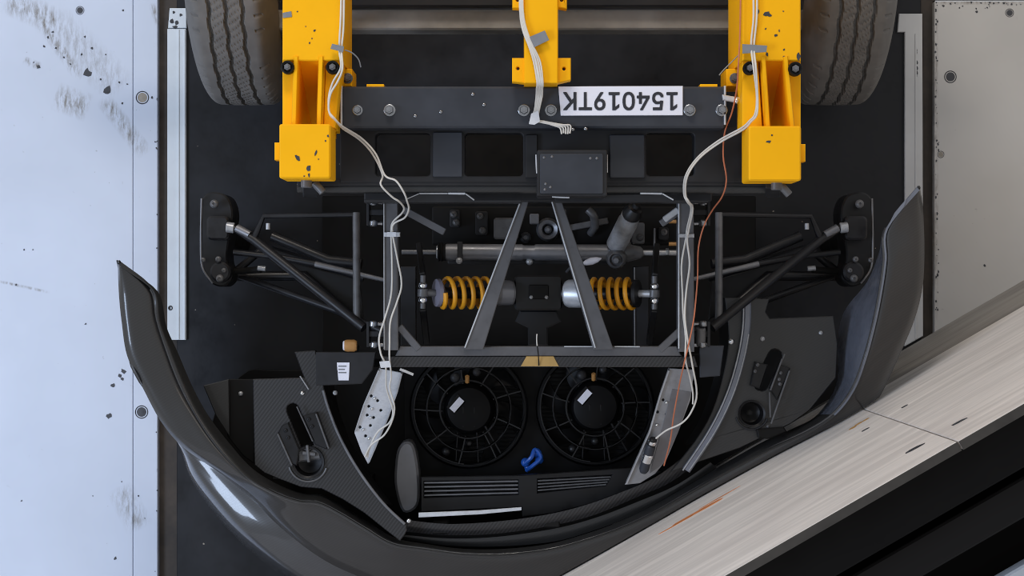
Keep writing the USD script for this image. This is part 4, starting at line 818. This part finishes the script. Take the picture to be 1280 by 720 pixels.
hpR = Thing('headlamp_panel', 'smooth dark headlamp panel with a bright raised rib and a slanting slot', 'headlamp panel', 'headlamp panels of the car nose', at=W(960, 470, .40))
inR = [(906, 372), (911, 420), (905, 465), (890, 515), (868, 553), (838, 590)]
outR = [(866, 580), (925, 560), (965, 541), (988, 530), (1012, 513), (1045, 472), (1047, 430), (1042, 395), (962, 398), (957, 390), (962, 373)]
s1, s2 = slot((969, 445), (952, 480), 9), circ(940, 517, 15, 26)
hpR.part('panel', clip_barrier(plate(list(spline(inR, 4)) + outR, zp, .010, 1.0, [s1, s2])), M['carbon_s'])
rib = spline([(934, 373), (933, 410), (926, 450), (912, 495), (890, 540), (858, 588)], 5)
hpR.part('raised_rib', sweep(np.array([W(x, y, .474) for x, y in rib]), [(-.010, -.006), (.010, -.006), (.008, .006), (.005, .009), (-.005, .009), (-.008, .006)]), M['liner_lit'])
hpR.part('rib_edge', [tube(np.array([W(x - 4.5, y, .483) for x, y in rib]), .0018, 6), tube(np.array([W(x + 3.5, y, .483) for x, y in rib[6:]]), .0015, 6)], M['alu'])
for P in ([(944, 452), (960, 456), (950, 486), (938, 482)], [(974, 455), (988, 460), (972, 500), (962, 486)]): hpR.part('slot_frame', plate(P, .484, .016, 1.2), M['black_s'])
hpR.part('slot_edge', [bar(W(978, 448, .488), W(963, 488, .488), .004, .004), bar(W(987, 463, .488), W(964, 530, .488), .004, .004), bar(W(962, 490, .488), W(963, 522, .488), .003, .004), bar(W(981, 442, .486), W(978, 450, .486), .004, .004)], M['cast'])
for x, y in ((947, 456), (944, 464), (976, 466), (974, 474), (975, 480)): hpR.part('screw', dome_bolt(W(x, y, .484), .0042), M['cast'])
hpR.part('lamp_bowl', lathe([(.030, 0), (.031, .6), (.030, 1), (.026, .95), (.022, .4), (.008, .25)], W(940, 517, .478) - [0, 0, .058], W(940, 517, .478), 32), M['black_s'])
hpR.part('lamp_rim', sweep(np.array([W(940 + 20 * math.cos(a), 517 + 20 * math.sin(a), .473) for a in np.linspace(.3, 2.9, 20)]), cprof(.0022, 8)), M['steel_d'])
for x, y, m, r in ((914, 427, 'chrome', .0075), (953, 423.5, 'alu', .0055), (1026, 416, 'alu', .0048), (960, 533, 'cast', .004)): hpR.part('fastener', dome_bolt(W(x, y, .47), r), M[m])
hpR.part('latch_block', clip_barrier(plate([(946, 537), (980, 534), (984, 540), (960, 549), (948, 547)], .486, .03, 1.5)), M['black']); hpR.part('inner_wall', shell(loft([[(x, y, .468) for x, y in inR[:-1]], [(x - 12, y + 2, .425) for x, y in inR[:-1]]], 5, 3), .003), M['black'], smooth=50)
hpR.part('stay', [pbox(985, 500, 1000, 512, .1353, .462, .002), pbox(900, 540, 915, 552, .1353, .462, .002)], M['black'])

# ------------------------------------------------------------------ cables and tape
def cable(name, label, P, mat, r=.0020, cat='cable', group=None):
    group = group or {'sensor_cable': 'white sensor cables', 'loose_wire': 'loose wire ends'}.get(name)
    return solo(name, tube(spline(np.array([L3(p) for p in P]), 6), r, 8), mat, label, cat, group)
cA = [(426.5, -30, .9665), (426, 20, .9665), (424, 60, .9665), (426, 84, .978), (416, 103, .97), (411, 122, .968), (412, 142, .966), (420, 151, .960), (429, 161, .938), (450, 175, .86), (466, 193, .85), (478, 218, .84), (476, 231, .85), (490, 246, .83), (499, 252, .815), (505, 260, .77), (502, 267, .69), (491, 278, .655), (489, 292, .653), (490, 330, .650), (489, 368, .650), (481, 398, .651), (474, 422, .652), (476, 442, .65), (482, 457, .640), (483, 485, .60), (491, 512, .57), (487, 528, .549), (472, 540, .534), (462, 560, .515), (459, 572, .502)]
cB = [(430, -30, .9665), (429.5, 30, .9665), (427, 62, .9665), (428, 86, .978), (422, 102, .97), (413, 118, .968), (411, 138, .966), (418, 148, .966), (428, 158, .948), (452, 173, .862), (470, 193, .852), (481, 219, .845), (495, 226, .85), (505, 241, .84), (509, 252, .812), (511, 261, .77), (506, 272, .70), (492, 280, .66), (491, 293, .655), (497, 325, .648), (502, 355, .648), (496, 378, .646), (488, 402, .646), (487, 430, .648), (487, 450, .64), (489, 470, .615), (487, 485, .60), (493, 508, .583), (490, 526, .557), (480, 544, .530), (464, 556, .515), (456, 571, .500)]
cable('sensor_cable', 'white cable swinging furthest from the yellow spring along the subframe rail and bracket', cA, M['cable'])
cable('sensor_cable', 'white cable bowing towards the grey spring seat, partner of the one taped beside it', [(x, y, z + (.009 if y > 80 else 0)) for x, y, z in cB], M['cable'])
dA = [(941, -30, .9665), (942, 20, .9665), (939, 55, .9665), (942, 85, .984), (946, 120, .972), (944, 142, .975), (937, 151, .965), (927, 160, .945), (898, 176, .88), (872, 197, .86), (857, 220, .85), (855, 242, .82), (859, 252, .812), (864, 261, .76), (859, 285, .66), (857, 300, .655), (852, 330, .65), (853, 365, .647), (854, 392, .647), (857, 421, .647), (857, 450, .645), (862, 470, .615), (866, 490, .60), (866, 505, .59)]
dB = [(946, -30, .9665), (946, 20, .9665), (942.5, 58, .9665), (945, 86, .984), (947, 122, .972), (946, 143, .975), (939, 152, .965), (929, 162, .945), (900, 178, .88), (874, 198, .86), (859, 221, .85), (857, 243, .82), (861, 252, .812), (866, 261, .76), (861, 287, .66), (859, 302, .655), (862, 330, .65), (858, 362, .647), (856, 394, .647), (859, 421, .647), (865, 454, .64), (871, 492, .60), (864, 515, .575), (852, 529, .56), (833, 538, .545), (820, 548, .53)]
cable('sensor_cable', 'white cable ending beside the orange wire at the top of the dull bracket', dA, M['cable']); cable('sensor_cable', 'white cable looping across the dull bracket into the silver cylindrical sensor', [(x, y, z + (.009 if y > 80 else 0)) for x, y, z in dB], M['cable'])
cable('orange_cable', 'thin orange cable running from the yellow fork down to the dull bracket', [(926, -30, .967), (925, 40, .967), (923, 80, .967), (921, 110, .94), (915, 140, .89), (906, 165, .86), (904, 195, .85), (908, 224, .84), (903, 245, .80), (891, 262, .70), (880, 282, .66), (873, 310, .65), (872, 345, .647), (870, 372, .650), (867, 400, .655), (862, 425, .662), (855, 455, .658), (849, 482, .602), (842, 520, .56), (838, 550, .53), (830, 582, .50)], M['cable_o'], .0016)
cable('loose_wire', 'thin dark lead curling off the tape on the yellow fork', [(431, 62.5, .963), (440, 66, .96), (448, 74, .955), (451, 84, .95)], M['tape'], .0013, 'wire'); cable('loose_wire', 'fine tan wire fraying from the fork clevis above the beam', [(924, 68, .962), (914, 78, .955), (904, 88, .95), (899, 94, .945)], M['filler'], .0011, 'wire')
bd = Thing('cable_bundle', 'bundle of thin white leads with frayed ends running down the middle fork', 'cable', at=W(672, 60, .94))
for k in range(5):
    o = (k - 2) * 2.0; j = lambda: rng.uniform(-.7, .7); q = k * 3.2
    P = [(651 + o * .4, -30, .946), (652 + o * .5, 15, .946), (656 + o * .6 + j(), 38, .947), (664 + o * .7, 58, .948), (671 + o + j(), 78, .948), (675 + o * .9, 103, .948), (674.5 + o * .9, 110, .932), (674 + o * .9, 120, .896), (671 + o * .7, 138, .887), (668 + o, 150, .887), (678, 152.5 + j() * 2, .888), (692 + q * .8, 156.5 + j(), .888), (700 + q, 160 - k * .8, .886), (702 + q * .8, 167 - j(), .884)]
    bd.part('lead', tube(spline(np.array([L3(p) for p in P]), 5), .0017, 7), M['cable'])
def tape(label, P, zt, mat=None, h=.0012, cat='tape'): solo('tape_strip', plate(P, zt + h, h, .15), mat or M['tape'], label, cat, 'tape strips holding the cables', smooth=False)
tape('short grey tape tab at the edge of the yellow fork nearest the bright tyre', [(353.3, 16, ), (364, 14), (365, 21), (353.5, 22.5)], .9602)
tape('grey tape holding the two cables onto the yellow fork above its bolt', [(415, 54.5), (430, 58), (429, 65), (413, 61)], .9715)
tape('slanted grey tape strip on the middle yellow fork', [(662, 46, ), (681, 38), (686.5, 50), (668, 59)], .9502)
tape('grey tape band across the yellow fork with the orange cable', [(928, 55), (959, 57), (958, 65), (928, 67)], .9715)
tape('clear tape with a painted pale glint wrapped around the cables on the subframe rail', [(484, 290), (495, 290), (495, 296), (484, 296)], .670, M['tape_w'], .002)  # clear tape, its glint put in as a pale colour
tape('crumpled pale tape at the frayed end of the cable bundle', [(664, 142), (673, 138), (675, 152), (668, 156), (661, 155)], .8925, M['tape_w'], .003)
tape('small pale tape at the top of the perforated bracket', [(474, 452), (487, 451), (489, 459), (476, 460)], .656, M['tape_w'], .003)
